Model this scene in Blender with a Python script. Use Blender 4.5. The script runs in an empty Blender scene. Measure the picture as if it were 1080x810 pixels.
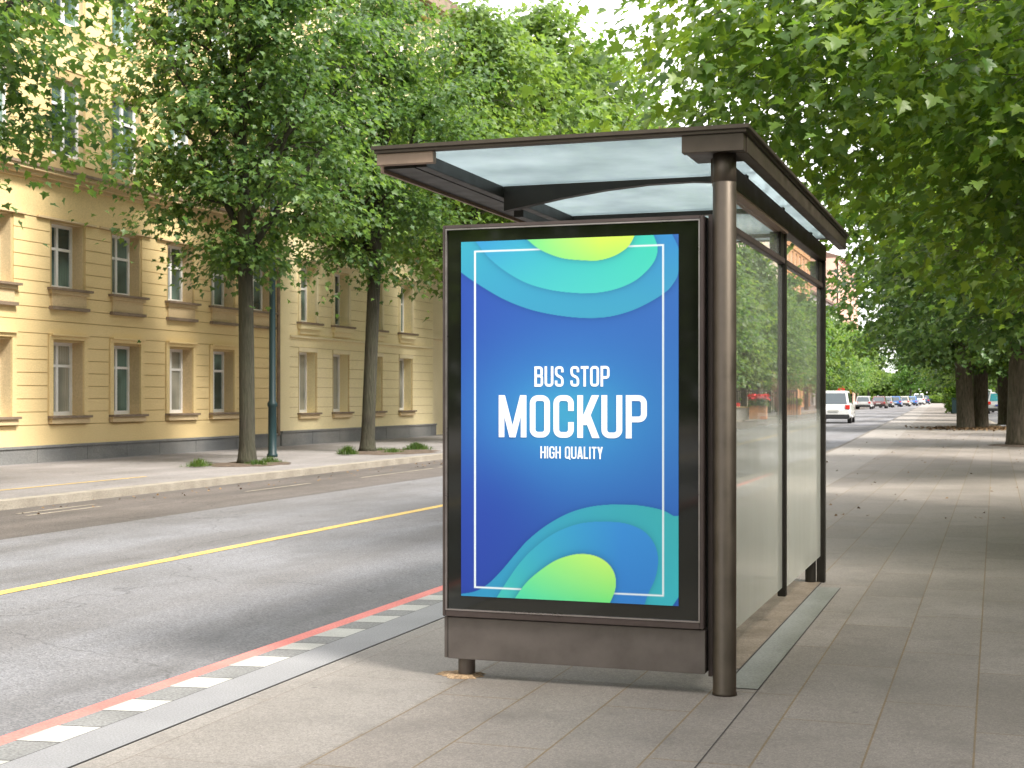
import bpy, bmesh, math, random
import numpy as np
from mathutils import Vector
C = bpy.context.scene.collection
R = math.radians
PI = math.pi
random.seed(4)

# ---------------------------------------------------------------- helpers
def link(o, parent=None):
    C.objects.link(o)
    if parent is not None: o.parent = parent
    return o

def tag(o, label=None, cat=None, group=None, kind=None):
    if label: o['label'] = label
    if cat: o['category'] = cat
    if group: o['group'] = group
    if kind: o['kind'] = kind
    return o

def thing(name, label, cat, loc=(0, 0, 0), rz=0.0, group=None):
    o = bpy.data.objects.new(name, None)
    o.empty_display_size = .2
    link(o); o.location = loc; o.rotation_euler = (0, 0, rz)
    return tag(o, label, cat, group)

def copy_tree(o, parent=None):
    c = o.copy(); C.objects.link(c); c.parent = parent
    for ch in list(o.children): copy_tree(ch, c)
    return c

class MB:
    """collects shapes, links them as ONE mesh object"""
    def __init__(s): s.v = []; s.f = []; s.m = []
    def quad(s, a, b, c, d, m=0):
        n = len(s.v); s.v += [a, b, c, d]; s.f.append((n, n+1, n+2, n+3)); s.m.append(m)
    def poly(s, pts, m=0):
        n = len(s.v); s.v += list(pts); s.f.append(tuple(range(n, n+len(pts)))); s.m.append(m)
    def box(s, x0, x1, y0, y1, z0, z1, m=0):
        n = len(s.v)
        s.v += [(x0,y0,z0),(x1,y0,z0),(x1,y1,z0),(x0,y1,z0),(x0,y0,z1),(x1,y0,z1),(x1,y1,z1),(x0,y1,z1)]
        for f in ((0,3,2,1),(4,5,6,7),(0,1,5,4),(1,2,6,5),(2,3,7,6),(3,0,4,7)):
            s.f.append(tuple(n+i for i in f)); s.m.append(m)
        return s
    def tube(s, pts, rad, n=8, m=0, cap=True):
        pts = [Vector(p) for p in pts]
        rs = rad if isinstance(rad, (list, tuple)) else [rad]*len(pts)
        base = len(s.v); prev = None
        for i, p in enumerate(pts):
            t = (pts[min(i+1, len(pts)-1)] - pts[max(i-1, 0)]).normalized()
            if prev is None:
                a = Vector((1, 0, 0)) if abs(t.x) < .8 else Vector((0, 1, 0))
            else: a = prev
            u = (a - t*a.dot(t)).normalized(); w = t.cross(u); prev = u
            for k in range(n):
                an = 2*PI*k/n
                s.v.append(tuple(p + (u*math.cos(an) + w*math.sin(an))*rs[i]))
        for i in range(len(pts)-1):
            for k in range(n):
                a = base+i*n+k; b = base+i*n+(k+1) % n
                s.f.append((a, b, b+n, a+n)); s.m.append(m)
        if cap:
            s.f.append(tuple(base+k for k in reversed(range(n)))); s.m.append(m)
            s.f.append(tuple(base+(len(pts)-1)*n+k for k in range(n))); s.m.append(m)
        return s
    def lathe(s, prof, cx=0, cy=0, n=24, m=0):
        base = len(s.v)
        for r, z in prof:
            for k in range(n):
                an = 2*PI*k/n; s.v.append((cx+r*math.cos(an), cy+r*math.sin(an), z))
        for i in range(len(prof)-1):
            for k in range(n):
                a = base+i*n+k; b = base+i*n+(k+1) % n
                s.f.append((a, b, b+n, a+n)); s.m.append(m)
        s.f.append(tuple(base+k for k in reversed(range(n)))); s.m.append(m)
        s.f.append(tuple(base+(len(prof)-1)*n+k for k in range(n))); s.m.append(m)
        return s
    def mesh(s, name, mats, smooth=False):
        me = bpy.data.meshes.new(name)
        me.from_pydata(s.v, [], s.f)
        for m in (mats if isinstance(mats, (list, tuple)) else [mats]): me.materials.append(m)
        me.polygons.foreach_set('material_index', s.m)
        if smooth: me.polygons.foreach_set('use_smooth', [True]*len(s.f))
        me.update(); return me
    def build(s, name, mats, parent=None, smooth=False, bevel=0.0):
        me = s.mesh(name, mats, smooth)
        if bevel:
            bm = bmesh.new(); bm.from_mesh(me)
            bmesh.ops.bevel(bm, geom=bm.edges[:], offset=bevel, segments=2, affect='EDGES')
            bm.to_mesh(me); bm.free()
        return link(bpy.data.objects.new(name, me), parent)

# ---------------------------------------------------------------- materials
def mat(name):
    m = bpy.data.materials.new(name); m.use_nodes = True
    nt = m.node_tree; b = nt.nodes['Principled BSDF']
    return m, nt, b
def N(nt, t, **k):
    n = nt.nodes.new(t)
    for a, v in k.items():
        if a in n.inputs: n.inputs[a].default_value = v
        else: setattr(n, a, v)
    return n
def L(nt, a, b): nt.links.new(a, b)
def pos(nt, scale=(1, 1, 1), obj=False):
    mp = N(nt, 'ShaderNodeMapping'); mp.inputs['Scale'].default_value = scale
    if obj:
        g = N(nt, 'ShaderNodeTexCoord'); L(nt, g.outputs['Object'], mp.inputs[0])
    else:
        g = N(nt, 'ShaderNodeNewGeometry'); L(nt, g.outputs['Position'], mp.inputs[0])
    return mp.outputs[0]
def noise(nt, vec, scale, detail=4, rough=.55):
    n = N(nt, 'ShaderNodeTexNoise'); n.inputs['Scale'].default_value = scale
    n.inputs['Detail'].default_value = detail; n.inputs['Roughness'].default_value = rough
    L(nt, vec, n.inputs['Vector']); return n.outputs[0]
def ramp(nt, fac, stops):
    r = N(nt, 'ShaderNodeValToRGB'); e = r.color_ramp.elements
    while len(e) < len(stops): e.new(.5)
    for el, (p, c) in zip(e, stops): el.position = p; el.color = (*c, 1)
    L(nt, fac, r.inputs[0]); return r.outputs[0]
def mix(nt, fac, a, b, mode='MIX'):
    m = N(nt, 'ShaderNodeMix', data_type='RGBA', blend_type=mode)
    for s, v in ((0, fac), (6, a), (7, b)):
        if hasattr(v, 'links'): L(nt, v, m.inputs[s])
        elif isinstance(v, (int, float)): m.inputs[s].default_value = v
        else: m.inputs[s].default_value = (*v, 1)
    return m.outputs[2]
def bump(nt, b, h, strength=.3, dist=.02):
    n = N(nt, 'ShaderNodeBump'); n.inputs['Strength'].default_value = strength
    n.inputs['Distance'].default_value = dist
    L(nt, h, n.inputs['Height']); L(nt, n.outputs[0], b.inputs['Normal'])
def mathn(nt, op, a, b=None):
    m = N(nt, 'ShaderNodeMath', operation=op)
    for i, v in enumerate((a, b)):
        if v is None: continue
        if hasattr(v, 'links'): L(nt, v, m.inputs[i])
        else: m.inputs[i].default_value = v
    return m.outputs[0]

def noisy(name, c1, c2, scale=3, rough=.8, fine=60, fineamt=.15, bmp=.2, metal=0, obj=False, stretch=(1,1,1), bscale=None, coat=0):
    m, nt, b = mat(name)
    v = pos(nt, stretch, obj)
    col = ramp(nt, noise(nt, v, scale), [(.3, c1), (.7, c2)])
    f = noise(nt, v, fine, 2)
    col = mix(nt, fineamt, col, mix(nt, 1.0, col, ramp(nt, f, [(.3, (.35,.35,.35)), (.7, (1.7,1.7,1.7))]), 'MULTIPLY'))
    L(nt, col, b.inputs['Base Color'])
    b.inputs['Roughness'].default_value = rough; b.inputs['Metallic'].default_value = metal
    b.inputs['Coat Weight'].default_value = coat
    if bmp: bump(nt, b, noise(nt, v, bscale or fine, 3), bmp, .01)
    return m

def plain(name, c, rough=.5, metal=0, emit=None, coat=0, spec=.5):
    m, nt, b = mat(name)
    v = pos(nt, obj=True)
    col = mix(nt, .12, c, ramp(nt, noise(nt, v, 9), [(.3, tuple(x*.6 for x in c)), (.7, tuple(min(1, x*1.3) for x in c))]))
    L(nt, col, b.inputs['Base Color'])
    b.inputs['Roughness'].default_value = rough; b.inputs['Metallic'].default_value = metal
    b.inputs['Coat Weight'].default_value = coat; b.inputs['Specular IOR Level'].default_value = spec
    if emit: b.inputs['Emission Color'].default_value = (*c, 1); b.inputs['Emission Strength'].default_value = emit
    return m

def leafmat(name, cols, trans, tw=.45):
    m, nt, b = mat(name)
    g = N(nt, 'ShaderNodeNewGeometry')
    c = ramp(nt, g.outputs['Random Per Island'], [(i/(len(cols)-1), x) for i, x in enumerate(cols)])
    big = noise(nt, pos(nt), .9, 2)
    c = mix(nt, 1.0, c, ramp(nt, big, [(.3, (.75,.8,.8)), (.7, (1.25,1.15,1.0))]), 'MULTIPLY')
    L(nt, c, b.inputs['Base Color'])
    b.inputs['Roughness'].default_value = .42; b.inputs['Specular IOR Level'].default_value = .45
    t = N(nt, 'ShaderNodeBsdfTranslucent')
    L(nt, mix(nt, 1.0, c, trans, 'MULTIPLY'), t.inputs[0])
    ms = N(nt, 'ShaderNodeMixShader'); ms.inputs[0].default_value = tw
    L(nt, b.outputs[0], ms.inputs[1]); L(nt, t.outputs[0], ms.inputs[2])
    L(nt, ms.outputs[0], nt.nodes['Material Output'].inputs[0])
    return m

M = {}
M['leaf_near'] = leafmat('maple_leaf_bright', [(.058,.13,.024), (.088,.172,.03), (.15,.24,.038), (.072,.148,.025)], (2.35,2.1,1.3), .52)
M['leaf_mid'] = leafmat('street_tree_leaf', [(.040,.094,.034), (.068,.138,.042), (.115,.195,.056), (.052,.112,.040)], (2.3,2.2,1.1), .45)
M['leaf_light'] = leafmat('light_tree_leaf', [(.075,.145,.035), (.115,.20,.045), (.16,.25,.06), (.09,.17,.04)], (2.0,1.9,1.1), .45)
M['leaf_dark'] = leafmat('dense_tree_leaf', [(.04,.11,.022), (.065,.155,.028), (.10,.20,.04), (.055,.13,.028)], (2.2,2.1,1.2), .45)
M['grass'] = leafmat('grass_blade', [(.04,.095,.015), (.065,.13,.02), (.09,.13,.03)], (1.6,1.6,1), .3)
M['litter'] = noisy('dry_leaf_litter', (.12,.07,.035), (.28,.18,.09), 20, .9)
M['flower'] = plain('red_flower', (.65,.03,.04), .6)

def bark(name, c1, c2):
    m, nt, b = mat(name)
    v = pos(nt, (1, 1, .16), True)
    f = noise(nt, v, 22, 6, .65)
    col = ramp(nt, f, [(.32, c1), (.66, c2)])
    col = mix(nt, mathn(nt, 'MULTIPLY', noise(nt, pos(nt, (1,1,1), True), 1.7), .55), col, (.09,.10,.05))
    L(nt, col, b.inputs['Base Color']); b.inputs['Roughness'].default_value = .92
    bump(nt, b, f, 1.0, .05); return m
M['bark'] = bark('street_tree_bark', (.010,.008,.007), (.052,.040,.033))
M['bark2'] = bark('old_maple_bark', (.035,.026,.02), (.19,.15,.12))

# asphalt with wheel tracks running along the street (worn, polished lanes)
def asphalt(name, base, dark, lanes=True):
    m, nt, b = mat(name)
    v = pos(nt)
    sp = N(nt, 'ShaderNodeTexVoronoi'); sp.inputs['Scale'].default_value = 85; L(nt, v, sp.inputs['Vector'])
    speck = ramp(nt, sp.outputs['Color'], [(.0, (.35,.35,.36)), (.5, (1,1,1)), (1, (1.75,1.72,1.7))])
    big = noise(nt, pos(nt, (.9, .10, 1)), 1.3, 4, .55)
    col = ramp(nt, big, [(.33, dark), (.62, base)])
    col = mix(nt, .55, col, mix(nt, 1, col, speck, 'MULTIPLY'))
    blot = noise(nt, v, .55, 5, .6)
    col = mix(nt, 1, col, ramp(nt, blot, [(.3, (.82,.81,.8)), (.7, (1.1,1.1,1.12))]), 'MULTIPLY')
    wv = N(nt, 'ShaderNodeVectorMath', operation='ADD'); L(nt, v, wv.inputs[0])
    wn = N(nt, 'ShaderNodeTexNoise'); wn.inputs['Scale'].default_value = 1.5; wn.inputs['Detail'].default_value = 6; L(nt, v, wn.inputs['Vector']); L(nt, wn.outputs[1], wv.inputs[1])
    ck = N(nt, 'ShaderNodeTexVoronoi', feature='DISTANCE_TO_EDGE'); ck.inputs['Scale'].default_value = .23; L(nt, wv.outputs[0], ck.inputs['Vector'])
    ckm = mathn(nt, 'MULTIPLY', ramp(nt, ck.outputs['Distance'], [(.0012, (1,1,1)), (.0035, (0,0,0))]), .55)
    col = mix(nt, ckm, col, tuple(x*.35 for x in dark))
    oil = noise(nt, pos(nt, (1, .35, 1)), 1.9, 5, .6)
    col = mix(nt, mathn(nt, 'MULTIPLY', ramp(nt, oil, [(.56, (0,0,0)), (.72, (1,1,1))]), .5), col, tuple(x*.72 for x in dark))
    if lanes:
        gx = N(nt, 'ShaderNodeSeparateXYZ'); L(nt, v, gx.inputs[0])
        wob = mathn(nt, 'MULTIPLY', noise(nt, pos(nt, (.2,.12,1)), 1.0, 2), .5)
        xx = mathn(nt, 'ADD', gx.outputs[0], wob)
        w = mathn(nt, 'SINE', mathn(nt, 'MULTIPLY', xx, 2*PI/1.7))
        tr = ramp(nt, mathn(nt, "ADD", mathn(nt, "MULTIPLY", w, .5), .5), [(0, (.86,.85,.84)), (1, (1.06,1.07,1.09))])
        col = mix(nt, .9, col, mix(nt, 1, col, tr, 'MULTIPLY'))
    L(nt, col, b.inputs['Base Color']); b.inputs['Roughness'].default_value = .78
    b.inputs['Specular IOR Level'].default_value = .35
    bump(nt, b, sp.outputs['Distance'], .5, .008)
    return m
M['asphalt'] = asphalt('worn_asphalt', (.178,.180,.188), (.138,.135,.135))
M['asphalt_dark'] = asphalt('patched_asphalt', (.125,.11,.10), (.08,.072,.066), False)
M['asphalt_path'] = asphalt('footway_asphalt', (.255,.24,.235), (.20,.19,.185), False)

def paving(name, c1, c2, c3, mortar, bw, rh, msize, off=(0, 0), rough=.75):
    m, nt, b = mat(name)
    g = N(nt, 'ShaderNodeNewGeometry')
    mp = N(nt, 'ShaderNodeMapping'); L(nt, g.outputs['Position'], mp.inputs[0])
    mp.inputs['Rotation'].default_value = (0, 0, R(-90)); mp.inputs['Location'].default_value = (off[0], off[1], 0)
    # after -90 rotation: x' = y , y' = -x
    br = N(nt, 'ShaderNodeTexBrick'); L(nt, mp.outputs[0], br.inputs['Vector'])
    br.offset = .37; br.offset_frequency = 2
    br.inputs['Scale'].default_value = 1; br.inputs['Brick Width'].default_value = bw
    br.inputs['Row Height'].default_value = rh; br.inputs['Mortar Size'].default_value = msize
    br.inputs['Mortar Smooth'].default_value = .15; br.inputs['Bias'].default_value = 0
    br.inputs['Color1'].default_value = (*c1, 1); br.inputs['Color2'].default_value = (*c2, 1)
    br.inputs['Mortar'].default_value = (*mortar, 1)
    v = pos(nt)
    fine = noise(nt, v, 130, 3, .7)
    sp = N(nt, 'ShaderNodeTexVoronoi'); sp.inputs['Scale'].default_value = 90; L(nt, v, sp.inputs['Vector'])
    col = mix(nt, 1, br.outputs['Color'], ramp(nt, fine, [(.28, (.62,.61,.6)), (.72, (1.32,1.31,1.3))]), 'MULTIPLY')
    col = mix(nt, .35, col, mix(nt, 1, col, ramp(nt, sp.outputs['Color'], [(0, (.4,.4,.4)), (1, (1.6,1.6,1.6))]), 'MULTIPLY'))
    stain = noise(nt, v, .8, 6, .62)
    sx = N(nt, 'ShaderNodeSeparateXYZ'); L(nt, mp.outputs[0], sx.inputs[0])
    dirt = noise(nt, v, 2.6, 6, .7)
    col = mix(nt, mathn(nt, 'MULTIPLY', ramp(nt, dirt, [(.50, (0,0,0)), (.72, (1,1,1))]), .45), col, tuple(x*.62 for x in c1))
    gum = N(nt, 'ShaderNodeTexVoronoi'); gum.inputs['Scale'].default_value = 2.3; L(nt, v, gum.inputs['Vector'])
    col = mix(nt, mathn(nt, 'MULTIPLY', ramp(nt, gum.outputs['Distance'], [(.03, (1,1,1)), (.045, (0,0,0))]), .5), col, (.07,.06,.055))
    col = mix(nt, 1, col, ramp(nt, stain, [(.3, (.78,.77,.76)), (.7, (1.12,1.12,1.13))]), 'MULTIPLY')
    spots = noise(nt, v, 5.5, 3, .5)
    col = mix(nt, mathn(nt, 'MULTIPLY', ramp(nt, spots, [(.64, (0,0,0)), (.74, (1,1,1))]), .35), col, c3)
    L(nt, col, b.inputs['Base Color'])
    L(nt, ramp(nt, stain, [(.3, (rough-.15,)*3), (.7, (rough+.1,)*3)]), b.inputs['Roughness'])
    h = mathn(nt, 'ADD', mathn(nt, 'MULTIPLY', br.outputs['Fac'], -1.0), mathn(nt, 'MULTIPLY', fine, .25))
    bump(nt, b, h, .55, .006)
    return m
M['paving'] = paving('granite_slab_paving', (.182,.163,.143), (.228,.206,.184), (.12,.10,.08), (.17,.125,.07), 1.35, .4, .0045, (0, .32))
M['paving_left'] = paving('large_slab_paving', (.225,.208,.188), (.26,.243,.222), (.2,.17,.14), (.19,.165,.14), 1.7, .82, .0035, (.3, .1))
M['strip'] = noisy('smooth_kerb_strip', (.20,.20,.205), (.25,.25,.255), 1.5, .75, 120, .35, .15)
M['tile_white'] = noisy('white_tile', (.34,.34,.31), (.44,.43,.40), 3, .7, 90, .3, .15)
M['tile_grey'] = noisy('grey_tile', (.15,.15,.145), (.21,.21,.205), 3, .75, 70, .5, .2)
M['joint'] = plain('dark_joint', (.035,.03,.028), .95)
M['red_paint'] = noisy('faded_red_kerb_paint', (.52,.135,.115), (.62,.20,.17), 2.2, .7, 70, .3, .15)
M['yellow_paint'] = noisy('yellow_road_paint', (.45,.31,.09), (.62,.43,.12), 3.5, .6, 60, .8, .1)
M['white_paint'] = noisy('worn_white_road_paint', (.20,.175,.14), (.33,.29,.23), 2.5, .7, 40, .7, .1)
M['kerb_stone'] = noisy('kerb_stone', (.21,.185,.15), (.31,.28,.23), 2.5, .85, 60, .4, .3)
M['kerb_dark'] = noisy('dark_kerb_stone', (.10,.085,.07), (.16,.14,.12), 2.5, .85, 60, .4, .3)
M['green_strip'] = noisy('smooth_grey_green_strip', (.135,.14,.12), (.18,.185,.165), 2, .6, 90, .35, .15)
M['moss'] = noisy('damp_brown_slab', (.12,.09,.06), (.22,.175,.13), 3.5, .8, 90, .4, .2)
M['soil'] = noisy('tree_pit_soil', (.05,.035,.025), (.13,.095,.07), 6, .95, 40, .7, .8)
M['ground'] = noisy('far_ground', (.16,.15,.13), (.24,.22,.19), .2, .95)
M['mortar'] = noisy('broken_mortar', (.22,.13,.07), (.42,.30,.18), 30, .95, 80, .6, .8)

M['stucco'] = noisy('yellow_stucco', (.72,.55,.275), (.79,.61,.32), .55, .88, 45, .18, .25, bscale=30)
M['stucco_light'] = noisy('pale_yellow_stucco', (.78,.66,.38), (.84,.72,.45), .55, .88, 45, .18, .25, bscale=30)
M['stucco_cream'] = noisy('cream_stucco', (.74,.63,.40), (.80,.69,.46), .8, .88, 45, .15, .2, bscale=30)
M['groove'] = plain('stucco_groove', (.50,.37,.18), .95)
M['trim'] = noisy('ochre_trim', (.60,.455,.265), (.67,.52,.31), 1.2, .85, 45, .2, .2)
M['cap'] = noisy('brown_sill_cap', (.17,.125,.085), (.27,.20,.14), 4, .7, 40, .3, .1)
M['plinth'] = noisy('slate_plinth', (.13,.135,.14), (.26,.255,.24), .9, .8, 60, .4, .2, stretch=(1,.6,1))
M['win_white'] = plain('white_window_frame', (.82,.81,.80), .45)
M['roof_tile'] = noisy('brown_roof', (.10,.06,.045), (.18,.11,.08), 3, .8)
def pane(name, c, rough=.04, curtain=None):
    m, nt, b = mat(name)
    v = pos(nt, (1, 1, 1))
    wv = N(nt, 'ShaderNodeTexWave'); wv.inputs['Scale'].default_value = 5; wv.inputs['Distortion'].default_value = 2
    wv.bands_direction = 'Y'; L(nt, v, wv.inputs['Vector'])
    big = noise(nt, v, .8, 2)
    cc = mix(nt, ramp(nt, big, [(.42, (0,0,0)), (.58, (1,1,1))]), c, mix(nt, wv.outputs[1], curtain or c, tuple(x*.7 for x in (curtain or c))))
    L(nt, cc, b.inputs['Base Color'])
    b.inputs['Roughness'].default_value = rough; b.inputs['Specular IOR Level'].default_value = .9
    return m
M['pane'] = pane('window_pane_with_drapes', (.035,.06,.055), .05, (.16,.26,.23))
M['pane_pale'] = pane('window_pane_with_net_curtain', (.22,.23,.20), .08, (.46,.45,.38))
M['pane_blue'] = pane('far_window_pane', (.10,.12,.14), .1, (.30,.32,.34))
M['beige'] = noisy('beige_stone', (.55,.47,.36), (.64,.55,.43), .4, .9)
M['orange'] = noisy('orange_brick', (.56,.28,.13), (.66,.36,.19), .5, .9)
M['brick'] = noisy('red_brick', (.34,.12,.08), (.45,.19,.12), .6, .9)
M['pale'] = noisy('pale_plaster', (.62,.58,.54), (.70,.66,.62), .4, .9)
M['pinkish'] = noisy('pink_plaster', (.60,.34,.26), (.68,.42,.33), .4, .9)

def metal(name, c, rough, met=.75, st=(1,1,1)):
    m, nt, b = mat(name)
    v = pos(nt, st, True)
    f = noise(nt, v, 7, 5, .6)
    L(nt, ramp(nt, f, [(.3, tuple(x*.82 for x in c)), (.7, tuple(x*1.15 for x in c))]), b.inputs['Base Color'])
    L(nt, ramp(nt, f, [(.3, (rough-.06,)*3), (.7, (rough+.1,)*3)]), b.inputs['Roughness'])
    b.inputs['Metallic'].default_value = met
    bump(nt, b, noise(nt, v, 160, 2), .05, .002)
    return m
M['bronze'] = metal('bronze_anodised_metal', (.105,.086,.068), .47, .75)
M['bronze_flat'] = metal('bronze_painted_panel', (.185,.16,.148), .48, .55)
M['bronze_dark'] = metal('dark_bronze_metal', (.035,.032,.027), .42, .6)
M['bronze_mauve'] = metal('mauve_bronze_profile', (.115,.09,.085), .42, .6)
M['steel_edge'] = metal('bright_profile_edge', (.42,.38,.37), .3, .85)
M['tan_metal'] = metal('tan_fascia_metal', (.36,.265,.20), .55, .3)
M['green_post'] = plain('dark_green_post', (.008,.030,.034), .45)
M['rubber'] = plain('tyre_rubber', (.02,.02,.02), .9)
M['rim'] = plain('alloy_rim', (.45,.45,.46), .3, .8)
M['car_glass'] = plain('car_glass', (.03,.05,.06), .05, 0, None, .5, .9)
M['car_glass_teal'] = plain('teal_car_glass', (.03,.20,.24), .08, 0, None, .5, .9)
M['tail'] = plain('tail_light_red', (.60,.03,.02), .25)
M['head'] = plain('head_lamp_clear', (.7,.7,.68), .15)
M['plate'] = plain('number_plate', (.55,.55,.52), .5)
M['plate_blue'] = plain('blue_number_plate', (.05,.07,.35), .5)
M['black_plastic'] = plain('black_plastic', (.025,.025,.027), .6)
M['wood'] = noisy('planter_wood', (.38,.17,.07), (.52,.26,.12), 5, .75, stretch=(1,1,.2))
M['red_sign'] = plain('red_sign', (.65,.03,.03), .5)
M['yellow_sign'] = plain('yellow_sign', (.80,.55,.08), .5)
M['white_wall'] = noisy('white_low_wall', (.55,.53,.50), (.62,.60,.57), 1, .8)

# milky roof glass, clear wall glass, black back-painted border glass
m, nt, b = mat('milky_roof_glass')
b.inputs['Base Color'].default_value = (.55,.62,.63,1); b.inputs['Roughness'].default_value = .2
tr = N(nt, 'ShaderNodeBsdfTranslucent'); v = pos(nt)
L(nt, ramp(nt, noise(nt, v, 1.6, 5), [(.35, (.23,.265,.295)), (.65, (.37,.41,.445))]), tr.inputs[0])
tp = N(nt, 'ShaderNodeBsdfTransparent'); tp.inputs[0].default_value = (.85,.95,.93,1)
m1 = N(nt, 'ShaderNodeMixShader'); m1.inputs[0].default_value = .38
L(nt, tr.outputs[0], m1.inputs[1]); L(nt, tp.outputs[0], m1.inputs[2])
m2 = N(nt, 'ShaderNodeMixShader'); m2.inputs[0].default_value = .14
L(nt, m1.outputs[0], m2.inputs[1]); L(nt, b.outputs[0], m2.inputs[2])
L(nt, m2.outputs[0], nt.nodes['Material Output'].inputs[0]); M['roof_glass'] = m

def clear_glass(name, tint, haze, ior=1.45):
    m, nt, b = mat(name)
    nt.nodes.remove(b)
    tp = N(nt, 'ShaderNodeBsdfTransparent'); tp.inputs[0].default_value = (*tint, 1)
    df = N(nt, 'ShaderNodeBsdfTranslucent'); df.inputs[0].default_value = (.88,.90,.84,1)
    d2 = N(nt, 'ShaderNodeBsdfDiffuse'); d2.inputs[0].default_value = (.88,.90,.84,1)
    dd = N(nt, 'ShaderNodeMixShader'); L(nt, df.outputs[0], dd.inputs[1]); L(nt, d2.outputs[0], dd.inputs[2])
    sm = noise(nt, pos(nt, (1, 1, .25)), 3.5, 4)
    hz = N(nt, 'ShaderNodeMixShader')
    hz0 = ramp(nt, sm, [(.3, (haze*.7,)*3), (.7, (haze*1.3,)*3)])
    gz_ = N(nt, 'ShaderNodeSeparateXYZ'); L(nt, pos(nt), gz_.inputs[0])
    low_haze = ramp(nt, mathn(nt, 'MULTIPLY', gz_.outputs[2], .5), [(.60, (1,1,1)), (.66, (0,0,0))])    # lower half painted milkier, standing in for the bright pavement's reflection
    L(nt, mathn(nt, 'ADD', hz0, mathn(nt, 'MULTIPLY', low_haze, .34)), hz.inputs[0])
    L(nt, tp.outputs[0], hz.inputs[1]); L(nt, dd.outputs[0], hz.inputs[2])
    gl = N(nt, 'ShaderNodeBsdfGlossy'); gl.inputs['Roughness'].default_value = .02
    lw = N(nt, 'ShaderNodeLayerWeight'); lw.inputs[0].default_value = .5
    sch = mathn(nt, 'ADD', mathn(nt, 'MULTIPLY', mathn(nt, 'POWER', lw.outputs['Facing'], 5.0), .42), .04)
    ms = N(nt, 'ShaderNodeMixShader'); L(nt, sch, ms.inputs[0])
    L(nt, hz.outputs[0], ms.inputs[1]); L(nt, gl.outputs[0], ms.inputs[2])
    L(nt, ms.outputs[0], nt.nodes['Material Output'].inputs[0]); return m
M['glass'] = clear_glass('clear_shelter_glass', (.99,.99,.98), .08)
m, nt, b = mat('black_border_glass')
b.inputs['Base Color'].default_value = (.012,.013,.010,1); b.inputs['Roughness'].default_value = .05
b.inputs['Specular IOR Level'].default_value = .6
M['border'] = m

# poster print: artwork lives in the sheet's colour attribute (flat printed matter)
m, nt, b = mat('poster_print')
at = N(nt, 'ShaderNodeVertexColor'); at.layer_name = 'print'
L(nt, at.outputs[0], b.inputs['Base Color']); b.inputs['Roughness'].default_value = .45
b.inputs['Specular IOR Level'].default_value = .25
L(nt, at.outputs[0], b.inputs['Emission Color']); b.inputs['Emission Strength'].default_value = .16   # slight glow added to brighten the print
M['poster'] = m

# ---------------------------------------------------------------- street geometry
def bend(y):          # the street swings gently to the left in the distance
    return -.036*max(0, y-33) if y > 45 else (-.036*(y-21)**2/48 if y > 21 else 0)
YS = [-60, -40, -20, -10, 0] + [4*i for i in range(1, 40)] + [170+20*i for i in range(0, 12)] + [430, 480, 560, 700]
def strip(name, xa, xb, z, m, y0=-60, y1=700, depth=0.0, kind='structure', parent=None, mb=None, mi=0, dz=0):
    ys = [y0]+[y for y in YS if y0 < y < y1]+[y1]
    own = mb is None
    if own: mb = MB()
    for a, c in zip(ys[:-1], ys[1:]):
        ba, bc = bend(a), bend(c)
        mb.quad((xa+ba, a, z), (xb+ba, a, z), (xb+bc, c, z), (xa+bc, c, z), mi)
        if depth:
            mb.quad((xa+ba, a, z-depth), (xa+ba, a, z), (xa+bc, c, z), (xa+bc, c, z-depth), mi)
            mb.quad((xb+ba, a, z), (xb+ba, a, z-depth), (xb+bc, c, z-depth), (xb+bc, c, z), mi)
    if own:
        o = mb.build(name, m, parent)
        return tag(o, kind=kind)

g = MB(); g.quad((-900, -300, -.20), (900, -300, -.20), (900, 1800, -.20), (-900, 1800, -.20))
tag(g.build('ground', M['ground']), kind='structure')
strip('road', -9.85, -3.88, -.10, M['asphalt'])
strip('road_parking_lane', -12.38, -9.85, -.10, M['asphalt_dark'])
strip('road_service_lane', 1.65, 8.0, -.10, M['asphalt'])
strip('pavement', -2.50, 1.5, 0, M['paving'])
strip('pavement_slabs', -3.30, -2.50, 0, M['paving_left'])
strip('pavement_smooth_strip', -3.58, -3.315, 0, M['strip'], y1=26)
strip('pavement_joint', -3.315, -3.30, -.004, M['joint'], y1=26)
strip('kerb_red_line', -3.88, -3.78, .0, M['red_paint'], y1=26, depth=.12)
strip('kerb_near', -3.88, -3.78, .0, M['kerb_dark'], y0=26, depth=.12)
strip('kerb_right', 1.5, 1.65, .0, M['kerb_stone'], depth=.12)
# chequered tiles along the red line
t = MB(); y = -3.0; k = 0
rr = random.Random(3)
while y < 26:
    w = .26*(1+.22*rr.uniform(-1, 1)); sk = .10
    bo = bend(y)
    mi = 0 if k % 2 == 0 else 1
    t.quad((-3.78+bo, y, 0), (-3.584+bo, y+sk*.3, 0), (-3.584+bo, y+w-.008+sk*.3, 0), (-3.78+bo, y+w-.008, 0), mi)
    y += w; k += 1
tag(t.build('pavement_checker_tiles', [M['tile_white'], M['tile_grey']]), kind='structure')
strip('pavement_tile_bed', -3.78, -3.58, -.004, M['joint'], y1=26)
strip('pavement_edge_strip', -3.78, -3.30, 0, M['paving_left'], y0=26)
strip('far_kerb', -12.62, -12.38, .02, M['kerb_stone'], depth=.14)
strip('far_pavement', -19.2, -12.62, 0, M['asphalt_path'])
strip('right_pavement', 8.0, 14.5, 0, M['asphalt_path'], depth=.12)
strip('yellow_line', -7.25, -7.11, -.096, M['yellow_paint'], y0=-60, y1=75)
strip('pavement_yellow_line', -14.06, -13.98, .004, M['yellow_paint'], y0=15.2, y1=21.5)
dm = MB()
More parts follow.
